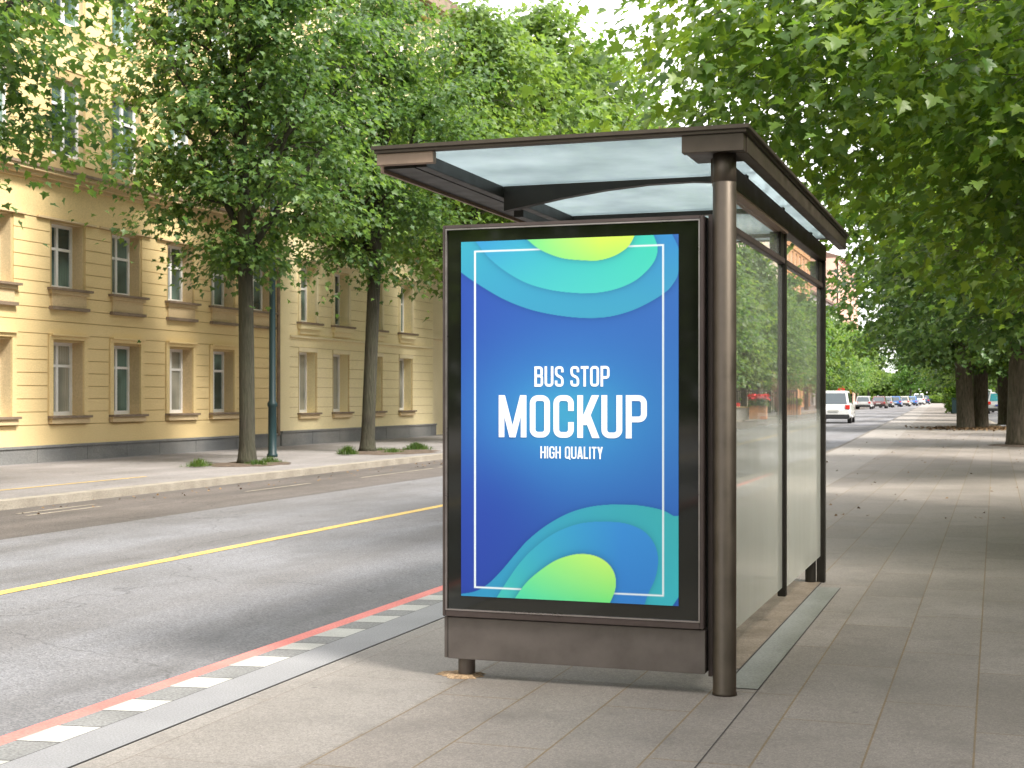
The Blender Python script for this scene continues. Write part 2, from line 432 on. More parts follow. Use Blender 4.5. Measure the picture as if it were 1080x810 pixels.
for x, y0, y1 in ((-11.85, 15.2, 16.9), (-11.55, 15.0, 16.6), (-11.2, 19.9, 22.2), (-11.1, 24.0, 27.6), (-11.15, 28.0, 31.8)):
    dm.quad((x, y0, -.096), (x+.07, y0, -.096), (x+.05, y1, -.096), (x-.02, y1, -.096))
tag(dm.build('road_worn_dashes', M['white_paint']), kind='structure')
# strip of smooth slabs beside the shelter glass, and the damp slab under it
s = MB(); s.quad((-1.235, 6.82, .004), (-1.075, 6.82, .004), (-1.075, 10.62, .004), (-1.235, 10.62, .004))
tag(s.build('pavement_smooth_slabs', M['green_strip']), kind='structure')
s = MB(); s.quad((-1.50, 7.3, .004), (-1.245, 7.3, .004), (-1.245, 10.9, .004), (-1.50, 10.9, .004))
tag(s.build('pavement_damp_slabs', M['moss']), kind='structure')
s = MB(); s.quad((-1.245, 6.84, .002), (-1.235, 6.84, .002), (-1.235, 10.9, .002), (-1.245, 10.9, .002))
s.quad((-1.075, 1.0, .002), (-1.069, 1.0, .002), (-1.069, 10.64, .002), (-1.075, 10.64, .002))
tag(s.build('pavement_channel_joint', M['joint']), kind='structure')

# ---------------------------------------------------------------- foliage in numpy
def mesh_np(name, V, F, mats):
    """V (n,3), F (m,3) triangles"""
    me = bpy.data.meshes.new(name)
    me.vertices.add(len(V)); me.vertices.foreach_set('co', V.astype(np.float32).ravel())
    me.loops.add(F.size); me.loops.foreach_set('vertex_index', F.astype(np.int32).ravel())
    me.polygons.add(len(F)); me.polygons.foreach_set('loop_start', (np.arange(len(F))*F.shape[1]).astype(np.int32))
    for m in mats: me.materials.append(m)
    me.update(calc_edges=True); return me

def leaf_template(kind):
    if kind == 'maple':
        h = [(0, 0), (.10, -.09), (.26, -.07), (.46, .0), (.36, .13), (.34, .20), (.52, .30), (.63, .50), (.44, .53), (.27, .50), (.30, .68), (.14, .84), (0, 1.04)]
    elif kind == 'mid':
        h = [(0, 0), (.38, .0), (.34, .22), (.57, .47), (.24, .56), (0, 1)]
    else:
        h = [(0, 0), (.42, .42), (0, 1)]
    out = h + [(-u, v) for u, v in reversed(h[1:-1])]
    P = [(0, .36)] + out
    V = np.array([(u, v, abs(u)*.30 - .22*v*v) for u, v in P])
    n = len(out)
    F = np.array([(0, 1+i, 1+(i+1) % n) for i in range(n)])
    return V, F
def leaves(rng, cen, tipdir, size, kind):
    T, F = leaf_template(kind); n = len(cen)
    t = tipdir/np.linalg.norm(tipdir, axis=1, keepdims=True)
    up = np.tile([0, 0, 1.0], (n, 1)) + rng.normal(0, .36, (n, 3))
    nn = up - t*np.sum(up*t, 1, keepdims=True); nn /= np.linalg.norm(nn, axis=1, keepdims=True)
    b = np.cross(nn, t)
    V = cen[:, None, :] + size[:, None, None]*(T[None, :, 0:1]*b[:, None, :] + T[None, :, 1:2]*t[:, None, :] + T[None, :, 2:3]*nn[:, None, :])
    Fa = F[None] + (np.arange(n)*len(T))[:, None, None]
    return V.reshape(-1, 3), Fa.reshape(-1, 3)

def make_tree(seed, H, zb, Rc, fork, tr, nclump, per, lsize, kind, lm, bm_, lean=(0, 0), csize=.5, limbs=9,
              squash=1.0, shift=(0, 0), flare=1.35, low=.55, extra=None, nsub=5):
    rng = np.random.default_rng(seed); rd = random.Random(seed)
    wood = MB(); nodes = []
    # trunk
    pts = []; top = H*.80
    for i in range(13):
        tt = i/12; z = top*tt
        wob = .10*math.sin(3.1*tt+seed)*tt*Rc*.25
        pts.append((lean[0]*tt**1.3+shift[0]*tt**2+wob, lean[1]*tt**1.3+shift[1]*tt**2+wob*.6*math.cos(seed), z))
    dens = [(0, flare), (.12, flare*.90), (.3, flare*.80), (.6, flare*.76)]
    rad = []
    for p in pts:
        f = (p[2]/top)
        r = tr*(1-.80*max(0, (p[2]-fork)/(top-fork)))if p[2] > fork else tr*(1.08-.08*p[2]/fork)
        rad.append(r)
    tp = [pts[0], (pts[0][0], pts[0][1], .12), (pts[1][0]*.3, pts[1][1]*.3, .4)] + pts[1:]
    trd = [tr*flare, tr*(1+(flare-1)*.55), tr*1.1] + rad[1:]
    wood.tube(tp, trd, 14)
    for p, r in zip(pts, rad):
        if p[2] > fork*.9: nodes.append((p, r))
    def at(z):
        f = max(0, min(11.999, z/top*12)); i = int(f); a, b2 = Vector(pts[i]), Vector(pts[i+1])
        return a.lerp(b2, f-i), rad[i]+(rad[i+1]-rad[i])*(f-i)
    def prof(tt):
        tt = min(max(tt, 0), 1)
        return (math.sin(PI*min(1, tt**low)) ** .55) if tt**low < .5 else math.cos((tt**low-.5)*PI)**.62 if tt**low < 1 else 0
    cx, cy = shift
    for i in range(limbs):
        z0 = fork + (top-fork)*.75*(i/limbs)**1.1
        s0, r0 = at(z0); az = i*2.4+rd.uniform(-.35, .35)+seed
        zt = min(H*.97, z0 + rd.uniform(.12, .32)*(H-zb) + (0.10*(H-zb)))
        tt = (zt-zb)/(H-zb); rr_ = Rc*prof(tt)*rd.uniform(.72, .92)
        e = Vector((cx+math.cos(az)*rr_, cy+math.sin(az)*rr_, zt))
        mid = s0.lerp(e, .45); mid.z += rd.uniform(.1, .4)*(e-s0).length*.25; mid.x += rd.uniform(-.3, .3); mid.y += rd.uniform(-.3, .3)
        pl = []; rl = []
        for k in range(9):
            u = k/8; p = s0*(1-u)**2 + mid*2*u*(1-u) + e*u*u
            p = Vector(p)+Vector((rd.uniform(-1, 1), rd.uniform(-1, 1), rd.uniform(-1, 1)))*.05*(1 if k else 0)
            pl.append(p); rl.append(max(.012, r0*.62*(1-u*.9)))
        wood.tube(pl, rl, 7)
        for p, r in zip(pl[1:], rl[1:]): nodes.append((tuple(p), r))
        for q in range(nsub):
            k = rd.randint(2, 7); s1 = pl[k]; an = az+rd.choice((-1, 1))*rd.uniform(.5, 1.3)
            ln = rd.uniform(.22, .45)*Rc
            e1 = s1 + Vector((math.cos(an)*ln, math.sin(an)*ln, rd.uniform(-.25, .45)*ln))
            pq = [s1.lerp(e1, u/5)+Vector((rd.uniform(-1, 1), rd.uniform(-1, 1), rd.uniform(-1, 1)))*.04*(1 if u else 0)+Vector((0, 0, .12*ln*math.sin(PI*u/5))) for u in range(6)]
            rq = [max(.008, rl[k]*.6*(1-u/5*.85)) for u in range(6)]
            wood.tube(pq, rq, 5)
            for p, r in zip(pq[1:], rq[1:]): nodes.append((tuple(p), r))
    # clumps
    ph = rng.uniform(0, 6.28, 6); cl = []
    while len(cl) < nclump:
        tt = rng.uniform(0, 1)**.9; z = zb+(H-zb)*tt; a = rng.uniform(0, 6.283)
        lump = 1+.16*math.sin(3*a+ph[0]+4*tt)+.13*math.sin(5*a+ph[1]-7*tt)+.10*math.sin(2*a+9*tt+ph[2])
        rmax = Rc*prof(tt)*lump; q = rng.uniform(0, 1)**.42
        if rng.uniform() > .25+.75*prof(tt): continue
        cl.append((cx*min(1, z/H+.3)+math.cos(a)*rmax*q, cy*min(1, z/H+.3)+math.sin(a)*rmax*q*squash, z+rng.normal(0, .1)))
    if extra: cl += extra(rng)
    NP = np.array([n[0] for n in nodes]); NR = np.array([n[1] for n in nodes])
    CN, TD, SZ = [], [], []
    for c in cl:
        c = np.array(c)
        d = np.linalg.norm(NP-c-np.array([0, 0, -.3]), axis=1) + np.maximum(0, NP[:, 2]-c[2])*.5
        j = int(np.argmin(d)); s0 = Vector(NP[j]); e = Vector(c)
        mid = s0.lerp(e, .55)+Vector((rd.uniform(-.1, .1), rd.uniform(-.1, .1), .12*(e-s0).length))
        tw = [s0*(1-u)**2+mid*2*u*(1-u)+e*u*u for u in (0, .3, .6, .85, 1.0)]
        r0 = min(NR[j]*.7, .022)
        wood.tube(tw, [r0, r0*.75, r0*.5, r0*.35, .004], 4, cap=False)
        n = int(per*rng.uniform(.7, 1.3))
        out = np.array([c[0]-cx*.6, c[1]-cy*.6, 0]); out /= (np.linalg.norm(out)+1e-6)
        off = rng.normal(0, 1, (n, 3))*np.array([1, 1, .27])*csize*.52
        rr2 = np.linalg.norm(off[:, :2], axis=1); off[:, 2] -= .30*rr2**2/csize
        # some leaves follow the twig
        f = rng.uniform(0, 1, n) < .22
        along = rng.uniform(.35, 1, n)[:, None]
        cen = c + off
        cen[f] = (np.array(s0)*(1-along)+c*along)[f] + rng.normal(0, .09, (n, 3))[f]
        td = off*np.array([1, 1, .25]); td /= (np.linalg.norm(td, axis=1, keepdims=True)+1e-6)
        td = td*.7 + out*.35 + rng.normal(0, .35, (n, 3)); td[:, 2] -= .45
        CN.append(cen); TD.append(td); SZ.append(lsize*rng.uniform(.65, 1.25, n))
    V, F = leaves(rng, np.vstack(CN), np.vstack(TD), np.hstack(SZ), kind)
    return wood.mesh('trunk', bm_, True), mesh_np('crown', V, F, [lm])

def place_tree(data, x, y, rz, label, group, sc=1.0, name='street_tree', cat='tree', z=0):
    r = thing(name, label, cat, (x, y, z), rz, group); r.scale = (sc, sc, sc)
    link(bpy.data.objects.new('trunk', data[0]), r); link(bpy.data.objects.new('crown', data[1]), r)
    return r

FARG = 'street trees along the far side of the road'
NEARG = 'street trees along the near pavement'
T1 = make_tree(1, 13, 4.15, 2.7, 4.2, .15, 165, 170, .125, 'mid', M['leaf_mid'], M['bark'], lean=(-.35, .2), csize=1.0, limbs=12, low=.68, flare=1.6)
place_tree(T1, -14.55, 26.0, 0.0, 'slim dark-trunked tree left of the green post on the far pavement', FARG)
T2 = make_tree(2, 13, 4.45, 2.75, 4.7, .16, 165, 170, .125, 'mid', M['leaf_mid'], M['bark'], lean=(.5, -.2), csize=1.0, limbs=12, low=.8, flare=1.6)
place_tree(T2, -14.9, 32.7, 0.6, 'dark-trunked tree in a weedy pit just left of the poster case', FARG)
T3 = make_tree(3, 13.5, 4.4, 4.7, 4.6, .2, 250, 150, .135, 'mid', M['leaf_mid'], M['bark'], csize=1.15, limbs=13, low=.95)
place_tree(T3, -14.5, 15.0, 1.0, 'leafy tree filling the upper left corner, its trunk out of frame', FARG)
T4 = make_tree(5, 13.0, 4.8, 3.8, 4.2, .2, 330, 46, .20, 'mid', M['leaf_light'], M['bark'], csize=1.05, limbs=11)
TF = [make_tree(11+i, 11.5+i*.6, 2.6, 3.7, 3.4, .2, 270, 36, .30, 'far', [M['leaf_light'], M['leaf_mid'], M['leaf_dark']][i], M['bark'], csize=1.15, limbs=8, nsub=3) for i in range(3)]
place_tree(T4, -14.8, 40.0, 0.0, 'pale green bushy crown rising behind the shelter roof, left half', FARG)
place_tree(T4, -14.9, 47.5, 2.0, 'pale green crown above the middle of the shelter roof', FARG, 1.15)
place_tree(T4, -15.2, 55.5, 4.1, 'light crown above the right half of the shelter roof', FARG, 1.17)
yy = 63.5; k = 0
far_names = ['leafy tree seen over the shelter roof near the big bronze post', 'bright tree seen through the first glass pane, nearest of its row',
 'green tree seen through the first glass pane by the planter', 'tree seen through the first pane beside the bronze mullion',
 'tree seen through the second glass pane, left side', 'tree seen through the second pane, near the white van',
 'tree standing above the white van on the far side', 'tree standing just right of the white van roof',
 'far tree over the first parked silver car', 'far tree over the dark red parked car', 'far tree over the middle of the parked row',
 'far tree over the blue parked car', 'distant tree over the last parked cars', 'distant tree near the end of the parked row',
 'distant hazy tree beyond the parked row', 'most distant tree of the far roadside row']
for k in range(16):
    yy = 63.5 + k*9.0 + (k > 8)*(k-8)*5
    place_tree(TF[k % 3], -14.6+bend(yy)+random.uniform(-.4, .4), yy, k*1.7, far_names[k], FARG, 1.15 if k < 2 else random.uniform(.88, 1.02))
# trees behind the photographer, mirrored by the glass border of the poster case
for k, y0 in enumerate((6.5, -3.0, -13.0)):
    place_tree(TF[(k+1) % 3], -14.2, y0, k*2.2+1, ['far-side tree across the road level with the poster case', 'far-side tree across the road behind the viewpoint', 'farthest tree behind the viewpoint across the road'][k], FARG)

# near row: big maples on the right of the pavement
def droop(rng):
    out = []
    for k in range(72):     # boughs that hang over the pavement towards the road
        u = rng.uniform(0, 1); a = rng.uniform(-1, 1)
        out.append((-1.6-3.4*u, -1.2+2.6*a - .4*u, 3.25+.55*u+rng.uniform(0, 1.5)))
    for k in range(52):
        out.append((rng.uniform(-2.6, 1.5), rng.uniform(-2.8, 2.5), rng.uniform(2.95, 3.8)))
    return out
TN = make_tree(21, 11.5, 3.6, 5.2, 3.6, .3, 300, 100, .108, 'maple', M['leaf_near'], M['bark2'], csize=1.0, limbs=16, extra=droop, low=.42, nsub=7)
place_tree(TN, 2.3, 15.2, 0.0, 'nearest maple whose bright backlit boughs hang in from the upper right', NEARG, name='maple_tree')
TM = make_tree(22, 12.5, 3.2, 5.0, 3.8, .34, 560, 52, .19, 'mid', M['leaf_near'], M['bark2'], csize=1.0, limbs=12, low=.45)
TD = make_tree(23, 12.0, 3.0, 4.8, 4.2, .36, 480, 50, .20, 'mid', M['leaf_mid'], M['bark2'], csize=1.0, limbs=12, low=.45, lean=(.5, .3), flare=1.25)
place_tree(TM, 2.2, 27.5, 0.4, 'maple behind the nearest one, trunk just outside the right edge', NEARG, name='maple_tree')
place_tree(TD, .68, 43.0, 0.0, 'thick-trunked tree cut by the right edge of the photo', NEARG, name='maple_tree')
place_tree(TD, -1.22, 64.5, 2.1, 'left trunk of the close pair with leaf litter at its foot', NEARG, .95, name='maple_tree')
place_tree(TM, -.62, 66.0, 5.5, 'right leaning trunk of the close pair on the pavement', NEARG, .9, name='maple_tree')
place_tree(TD, .42, 74.0, 3.1, 'dark slim trunk just left of the thick tree at the right edge', NEARG, .8, name='maple_tree')
nn_ = ['tree behind the close pair of trunks', 'tree hidden further behind the close pair', 'tree beside the green bin', 'far pavement tree past the green bin', 'far pavement tree before the end of the street', 'last pavement tree at the end of the street']
for k in range(6):
    y0 = 86+k*19; place_tree(TF[k % 3], .9+bend(y0), y0, k*2.3, nn_[k], NEARG, .95)
place_tree(TM, 2.2, -3.5, 2.4, 'maple behind the viewpoint on the near pavement', NEARG, name='maple_tree')
place_tree(TM, 2.4, -17, 4.4, 'second maple behind the viewpoint on the near pavement', NEARG, name='maple_tree')
RG = 'trees across the service road on the right'
for k, y0 in enumerate((-5, 4, 12.5, 52, 70, 92, 114, 140, 170)):  # first three stand out of view, placed to shade the right foreground paving
    place_tree(TM if k < 3 else TF[(k+2) % 3], (8.5 if k < 3 else 9.4)+bend(y0), y0, k*1.1, ['tree across the service road, number %s from the viewpoint' % w for w in ('one','two','three','four','five','six','seven','eight','nine')][k], RG)
# end of the street
for k, (x, y, s) in enumerate(((-46, 400, 1.5), (-34, 415, 1.7), (-22, 405, 1.5), (-27, 300, 1.3), (-9.2, 330, 1.3), (0, 300, 1.4), (10, 310, 1.5))):
    place_tree(TF[k % 3], x, y, k, ['end-of-street tree, far left of the vanishing road', 'end-of-street tree left of centre', 'end-of-street tree closing the view over the road',
      'distant tree on the bend by the last cars', 'distant tree behind the green bin', 'distant tree behind the parked people carrier', 'distant tree right of the people carrier'][k], 'trees closing the end of the street', s)

def wood_mass(seed, x0, x1, yc, n, size, h, name, label):
    rng = np.random.default_rng(seed)
    x = rng.uniform(x0, x1, n); top = h+.3*h*np.sin(x*.21)+.2*h*np.sin(x*.53+1)
    cen = np.stack([x, yc+rng.uniform(-6, 6, n), rng.uniform(0, 1, n)**.8*top], 1)
    V, F = leaves(rng, cen, rng.normal(0, 1, (n, 3)), np.full(n, size), 'far')
    tag(link(bpy.data.objects.new(name, mesh_np(name, V, F, [M['leaf_light']]))), label, 'trees', kind='stuff')
wood_mass(9, -110, 90, 440, 34000, 1.3, 9, 'far_wood', 'far green trees closing the end of the street as one mass')
wood_mass(10, -80, 30, -62, 30000, 1.0, 13, 'wood_behind', 'mass of green trees behind the viewpoint, mirrored in the poster case border')  # unseen mass added to block the sky in the border glass reflection
# shrubs, grass, litter
def bush(name, label, x, y, rx, ry, h, n, size, lm, seed, z=0, cat='shrub'):
    rng = np.random.default_rng(seed)
    p = rng.normal(0, 1, (n, 3)); p /= np.linalg.norm(p, axis=1, keepdims=True); p *= rng.uniform(.5, 1, (n, 1))
    lump = 1+.15*np.sin(5*p[:, 0]+seed)+.15*np.sin(7*p[:, 1])
    cen = np.stack([p[:, 0]*rx*lump, p[:, 1]*ry*lump, h*.5+p[:, 2]*h*.5*lump], 1); cen[:, 2] = np.maximum(cen[:, 2], .05)
    V, F = leaves(rng, cen, p+rng.normal(0, .4, (n, 3)), size*rng.uniform(.7, 1.3, n), 'far')
    root = thing(name, label, cat, (x, y, z))
    link(bpy.data.objects.new('foliage', mesh_np('foliage', V, F, [lm])), root)
    st = MB()
    for k in range(5):
        a = k*1.3; st.tube([(0.05*math.cos(a), .05*math.sin(a), 0), (rx*.4*math.cos(a), ry*.4*math.sin(a), h*.6)], [.03, .012], 5)
    st.build('stem', M['bark'], root)
    return root
bush('shrub', 'bright yellow-green shrub above the green bin', -2.75, 121, 1.1, 1.6, 3.4, 5200, .26, M['leaf_near'], 5)
bush('low_hedge', 'low clipped hedge closing the end of the pavement', -12.5, 300, 7, 1.6, 1.3, 4000, .45, M['leaf_light'], 6)

def tufts(name, label, cx, cy, rx, ry, n, h, seed, z=0.0, m='grass'):
    rng = np.random.default_rng(seed)
    a = rng.uniform(0, 6.283, n); q = np.abs(rng.normal(0, .55, n))*(1+.4*np.sin(3*a+seed))
    x = cx+np.cos(a)*rx*q; y = cy+np.sin(a)*ry*q
    cen = np.stack([x, y, np.full(n, z)], 1)
    td = rng.normal(0, .35, (n, 3)); td[:, 2] = 1
    T = np.array([(-.05, 0, 0), (.05, 0, 0), (.03, .6, .05), (0, 1, .2), (-.03, .6, .05)]); F = np.array([(0, 1, 2), (0, 2, 4), (4, 2, 3)])
    t_ = td/np.linalg.norm(td, axis=1, keepdims=True); r = rng.normal(0, 1, (n, 3)); r[:, 2] = 0
    nn = r-t_*np.sum(r*t_, 1, keepdims=True); nn /= np.linalg.norm(nn, axis=1, keepdims=True); b = np.cross(nn, t_)
    s_ = (h*rng.uniform(.5, 1.2, n)*np.exp(-q*q*1.1))[:, None, None]
    V = cen[:, None]+s_*(T[None, :, 0:1]*b[:, None]+T[None, :, 1:2]*t_[:, None]+T[None, :, 2:3]*nn[:, None])
    Fa = F[None]+(np.arange(n)*5)[:, None, None]
    return V.reshape(-1, 3), Fa.reshape(-1, 3)
def patch(name, cx, cy, rx, ry, z, m, seed=0, kind='structure', n=40, jag=.12):
    rd = random.Random(seed); c = MB(); pts = []
    for k in range(n):
        a = 2*PI*k/n; q = 1+rd.uniform(-jag, jag); pts.append((cx+rx*q*math.cos(a), cy+ry*q*math.sin(a), z))
    top = [(x*.75+cx*.25, y*.75+cy*.25, z+.03) for x, y, _ in pts]
    for k in range(n): c.quad(pts[k], pts[(k+1) % n], top[(k+1) % n], top[k])
    c.poly(top)
    return tag(c.build(name, m), kind=kind)
patch('soil_patch', -14.5, 26.0, .75, 1.15, .004, M['soil'], 1)
patch('soil_patch', -14.4, 32.9, 1.1, 1.8, .004, M['soil'], 2)
patch('soil_patch', .7, 43.0, .9, 1.2, .004, M['soil'], 3)
patch('soil_patch', -.9, 65.2, 1.6, 2.2, .004, M['soil'], 4)
gv = []; gf = []; off = 0
for i, (cx, cy, rx, ry, n, h) in enumerate(((-14.9, 24.7, .30, .5, 260, .16), (-14.3, 26.5, .35, .35, 240, .14), (-14.1, 25.6, .4, .35, 200, .12),
    (-14.6, 30.9, .3, .3, 260, .22), (-14.0, 32.2, .35, .45, 260, .13), (-14.2, 34.2, .4, .8, 500, .2), (-14.8, 33.3, .8, 1.4, 160, .1))):
    V, F = tufts('', '', cx, cy, rx, ry, n*2, h, 40+i, .02); gv.append(V); gf.append(F+off); off += len(V)
tag(link(bpy.data.objects.new('grass_tufts', mesh_np('grass_tufts', np.vstack(gv), np.vstack(gf), [M['grass']]))), 'green grass tufts growing in the soil at the feet of the far trees', 'grass', kind='stuff')
rng = np.random.default_rng(77); n = 1500
cen = np.stack([-.8+rng.normal(0, .95, n), 65+rng.normal(0, 1.6, n), rng.uniform(.01, .05, n)], 1)
c2 = np.stack([rng.uniform(-3.9, 1.5, 130), 17+43*rng.uniform(0, 1, 130)**1.6, np.full(130, .012)], 1)
c3 = np.stack([rng.uniform(-12.4, -11.4, 160), rng.uniform(14, 45, 160), np.full(160, -.09)], 1)
td = rng.normal(0, 1, (n, 3)); td[:, 2] *= .15; td2 = rng.normal(0, 1, (290, 3)); td2[:, 2] *= .05
V, F = leaves(rng, np.vstack([cen, c2, c3]), np.vstack([td, td2]), np.hstack([np.full(n, .11), np.full(290, .045)]), 'mid')
tag(link(bpy.data.objects.new('leaf_litter', mesh_np('leaf_litter', V, F, [M['litter']]))), 'dry brown fallen leaves scattered on the pavement and kerbs', 'leaf litter', kind='stuff')

# ---------------------------------------------------------------- buildings
def holed(mb, x, s, y0, y1, z0, z1, ops, depth=.32, m=0, mr=0):
    """wall plane at x facing s (+1/-1) with rectangular openings (ya,yb,za,zb) and their reveals"""
    ys = sorted({y0, y1, *[o[0] for o in ops], *[o[1] for o in ops]}); zs = sorted({z0, z1, *[o[2] for o in ops], *[o[3] for o in ops]})
    ys = [y for y in ys if y0 <= y <= y1]; zs = [z for z in zs if z0 <= z <= z1]
    for a, b in zip(ys[:-1], ys[1:]):
        for c, d in zip(zs[:-1], zs[1:]):
            my, mz = (a+b)/2, (c+d)/2
            if any(o[0] < my < o[1] and o[2] < mz < o[3] for o in ops): continue
            mb.quad((x, a, c), (x, b, c), (x, b, d), (x, a, d), m)
    xi = x-s*depth
    for a, b, c, d in ops:
        mb.quad((x, a, c), (xi, a, c), (xi, a, d), (x, a, d), mr); mb.quad((x, b, c), (xi, b, c), (xi, b, d), (x, b, d), mr)
        mb.quad((x, a, c), (x, b, c), (xi, b, c), (xi, a, c), mr); mb.quad((x, a, d), (x, b, d), (xi, b, d), (xi, a, d), mr)

def window_proto(w, h, s, trans=(.62,), mull=True, pm='pane', sill=None, fr=.07, depth=.28):
    """casement window, origin at the lower centre on the wall plane; s = side it faces"""
    X = -s*depth; t = .05
    f = MB()
    a, b = min(X-t, X+t*.2), max(X-t, X+t*.2)
    f.box(a, b, -w/2, -w/2+fr, 0, h); f.box(a, b, w/2-fr, w/2, 0, h)
    f.box(a, b, -w/2+fr, w/2-fr, 0, fr*1.2); f.box(a, b, -w/2+fr, w/2-fr, h-fr, h)
    if mull: f.box(a, b+s*.004, -.04, .04, fr*1.2, h-fr)
    for tz in trans: f.box(a+.006, b-.004, -w/2+fr, w/2-fr, h*tz-.03, h*tz+.03)
    o = f.build('window', M['win_white'])
    p = MB(); xg = X-s*.03; p.box(min(xg, xg-s*.01), max(xg, xg-s*.01), -w/2+.01, w/2-.01, .01, h-.01)
    p.build('pane', M[pm], o)
    if sill: sill(o)
    return o
def put_windows(proto, root, x, lst, first=True):
    for i, (yc, z) in enumerate(lst):
        o = proto if (i == 0 and first) else copy_tree(proto)
        o.parent = root; o.location = (x-root.location.x, yc-root.location.y, z-root.location.z)

def courses(mb, x, y0, y1, zlist, blocks, proud=.02, gap=.017, m=0):
    for z0, z1 in zlist:
        cuts = sorted([(a, b) for a, b, c, d in blocks if c < z1-.02 and d > z0+.02])
        y = y0
        for a, b in cuts + [(y1, y1)]:
            if a-y > .06: mb.box(x-.01, x+proud, y, a, z0, z1-gap, m)
            y = max(y, b)

XF = -19.2
def surround(o, w, h, kind):
    t = MB(); a, b = -w/2, w/2
    if kind == 'gf':
        t.box(0, .05, a-.14, a, 0, h+.05); t.box(0, .05, b, b+.14, 0, h+.05); t.box(0, .06, a-.14, b+.14, h+.05, h+.13); t.box(0, .11, a-.10, b+.10, h+.13, h+.17)
    elif kind == 'slat': t.box(0, .09, a-.55, b+.40, h+.035, h+.075)
    elif kind == 'hood':
        t.box(0, .06, a-.12, a, 0, h+.02); t.box(0, .06, b, b+.12, 0, h+.02); t.box(0, .10, a-.14, b+.14, h+.02, h+.16); t.box(0, .22, a-.22, b+.22, h+.16, h+.23)
    else: t.box(0, .05, a-.10, b+.10, h, h+.12)
    t.build('surround', M['stucco_cream' if kind in ('hood', 'flat') else 'stucco' if kind == 'gf' else 'trim'], o)
def sill_gf(w, s=1, kind='gf', h=1.6):
    def f(o):
        surround(o, w, h, kind)
        q = MB(); q.box(-.02, .16, -w/2-.16, w/2+.16, -.05, 0, 0); q.box(-.02, .11, -w/2-.12, w/2+.12, -.17, -.05, 1)
        q.build('sill', [M['cap'], M['trim']], o)
    return f
def sill_1f(w):
    def f(o):
        surround(o, w, 1.42, 'slat')
        q = MB(); q.box(-.02, .17, -w/2-.18, w/2+.18, -.05, 0, 0); q.box(-.02, .10, -w/2-.12, w/2+.12, -.13, -.05, 1)
        q.box(-.02, .06, -w/2-.06, w/2+.06, -.40, -.13, 1); q.box(-.02, .12, -w/2-.12, w/2+.12, -.47, -.40, 0)
        q.build('sill', [M['cap'], M['trim']], o)
    return f
def plinth(mb, x, y0, y1, h, mcap=1):
    rd = random.Random(int(y0*7)); y = y0
    while y < y1-.01:
        w = min(rd.uniform(1.2, 2.1), y1-y); mb.box(x-.02, x+.10+rd.uniform(0, .006), y+.006, y+w-.006, -.1, h-.05, 0); y += w
    mb.box(x-.02, x+.13, y0, y1, h-.05, h, mcap)

# --- yellow building on the far left
root = thing('yellow_building', 'long yellow rusticated building with a deep plain frieze, at the far left', 'building', (XF, 8, 0))
y0, y1, top = -8.0, 36.0, 15.4
gf = [y for y in (1.7, 3.95, 6.2, 8.45, 10.7, 12.95, 15.2, 17.45, 19.7, 21.75, 23.95, 26.4, 28.62, 30.95, 33.0)]
ff = gf + [35.1]
w = 1.1
ops = [(y-w/2, y+w/2, .98, 2.58) for y in gf]+[(y-w/2, y+w/2, 3.74, 5.16) for y in ff]
ops += [(y-w/2, y+w/2, 6.62, 8.3) for y in ff]+[(y-w/2, y+w/2, 9.5, 11.2) for y in ff]+[(y-w/2, y+w/2, 12.3, 13.8) for y in ff]
def loc(mb, rt):  # world coordinates -> root coordinates
    mb.v = [(v[0]-rt.location.x, v[1]-rt.location.y, v[2]-rt.location.z) for v in mb.v]; return mb
wl = MB(); holed(wl, XF, 1, y0, y1, -.1, top, ops, m=1, mr=2)
blk = [(a-.16, b+.16, c-.05, d+.16) for a, b, c, d in ops[:len(gf)]] + [(a-.08, b+.08, c, d) for a, b, c, d in ops[len(gf):]]
def zl(z0, z1, n): return [(z0+(z1-z0)*i/n, z0+(z1-z0)*(i+1)/n) for i in range(n)]
courses(wl, XF, y0, y1, zl(.36, .80, 1)+zl(.80, 3.30, 9)+zl(3.30, 5.2, 7), blk)
wl.box(XF-.01, XF+.035, y0, y1, 5.2, 6.0, 0)
courses(wl, XF, y0, y1, zl(6.5, 9.2, 8)+zl(9.4, 12.0, 8)+zl(12.1, 14.6, 8), blk)
wl.box(XF-12, XF-11.9, y0, y1, -.1, top, 0)
wl.box(XF-12, XF-.33, y0-.001, y0+.2, -.1, top, 0); wl.box(XF-12, XF-.33, y1-.2, y1-.001, -.1, top, 0)
loc(wl, root).build('wall', [M['stucco'], M['groove'], M['trim']], root)
pl = MB(); plinth(pl, XF, y0, y1, .36); loc(pl, root).build('plinth', [M['plinth'], M['plinth']], root)
co = MB()
co.box(XF, XF+.10, y0, y1, 5.96, 6.03, 0); co.box(XF, XF+.20, y0, y1, 6.03, 6.12, 0); co.box(XF, XF+.30, y0, y1, 6.12, 6.19, 0); co.box(XF, XF+.34, y0, y1, 6.19, 6.25, 1)
co.box(XF, XF+.3, y0, y1, 14.7, 14.95, 0); co.box(XF, XF+.6, y0, y1, 14.95, 15.25, 0); co.box(XF, XF+.75, y0, y1, 15.25, 15.42, 1)
loc(co, root).build('cornice', [M['trim'], M['cap']], root)
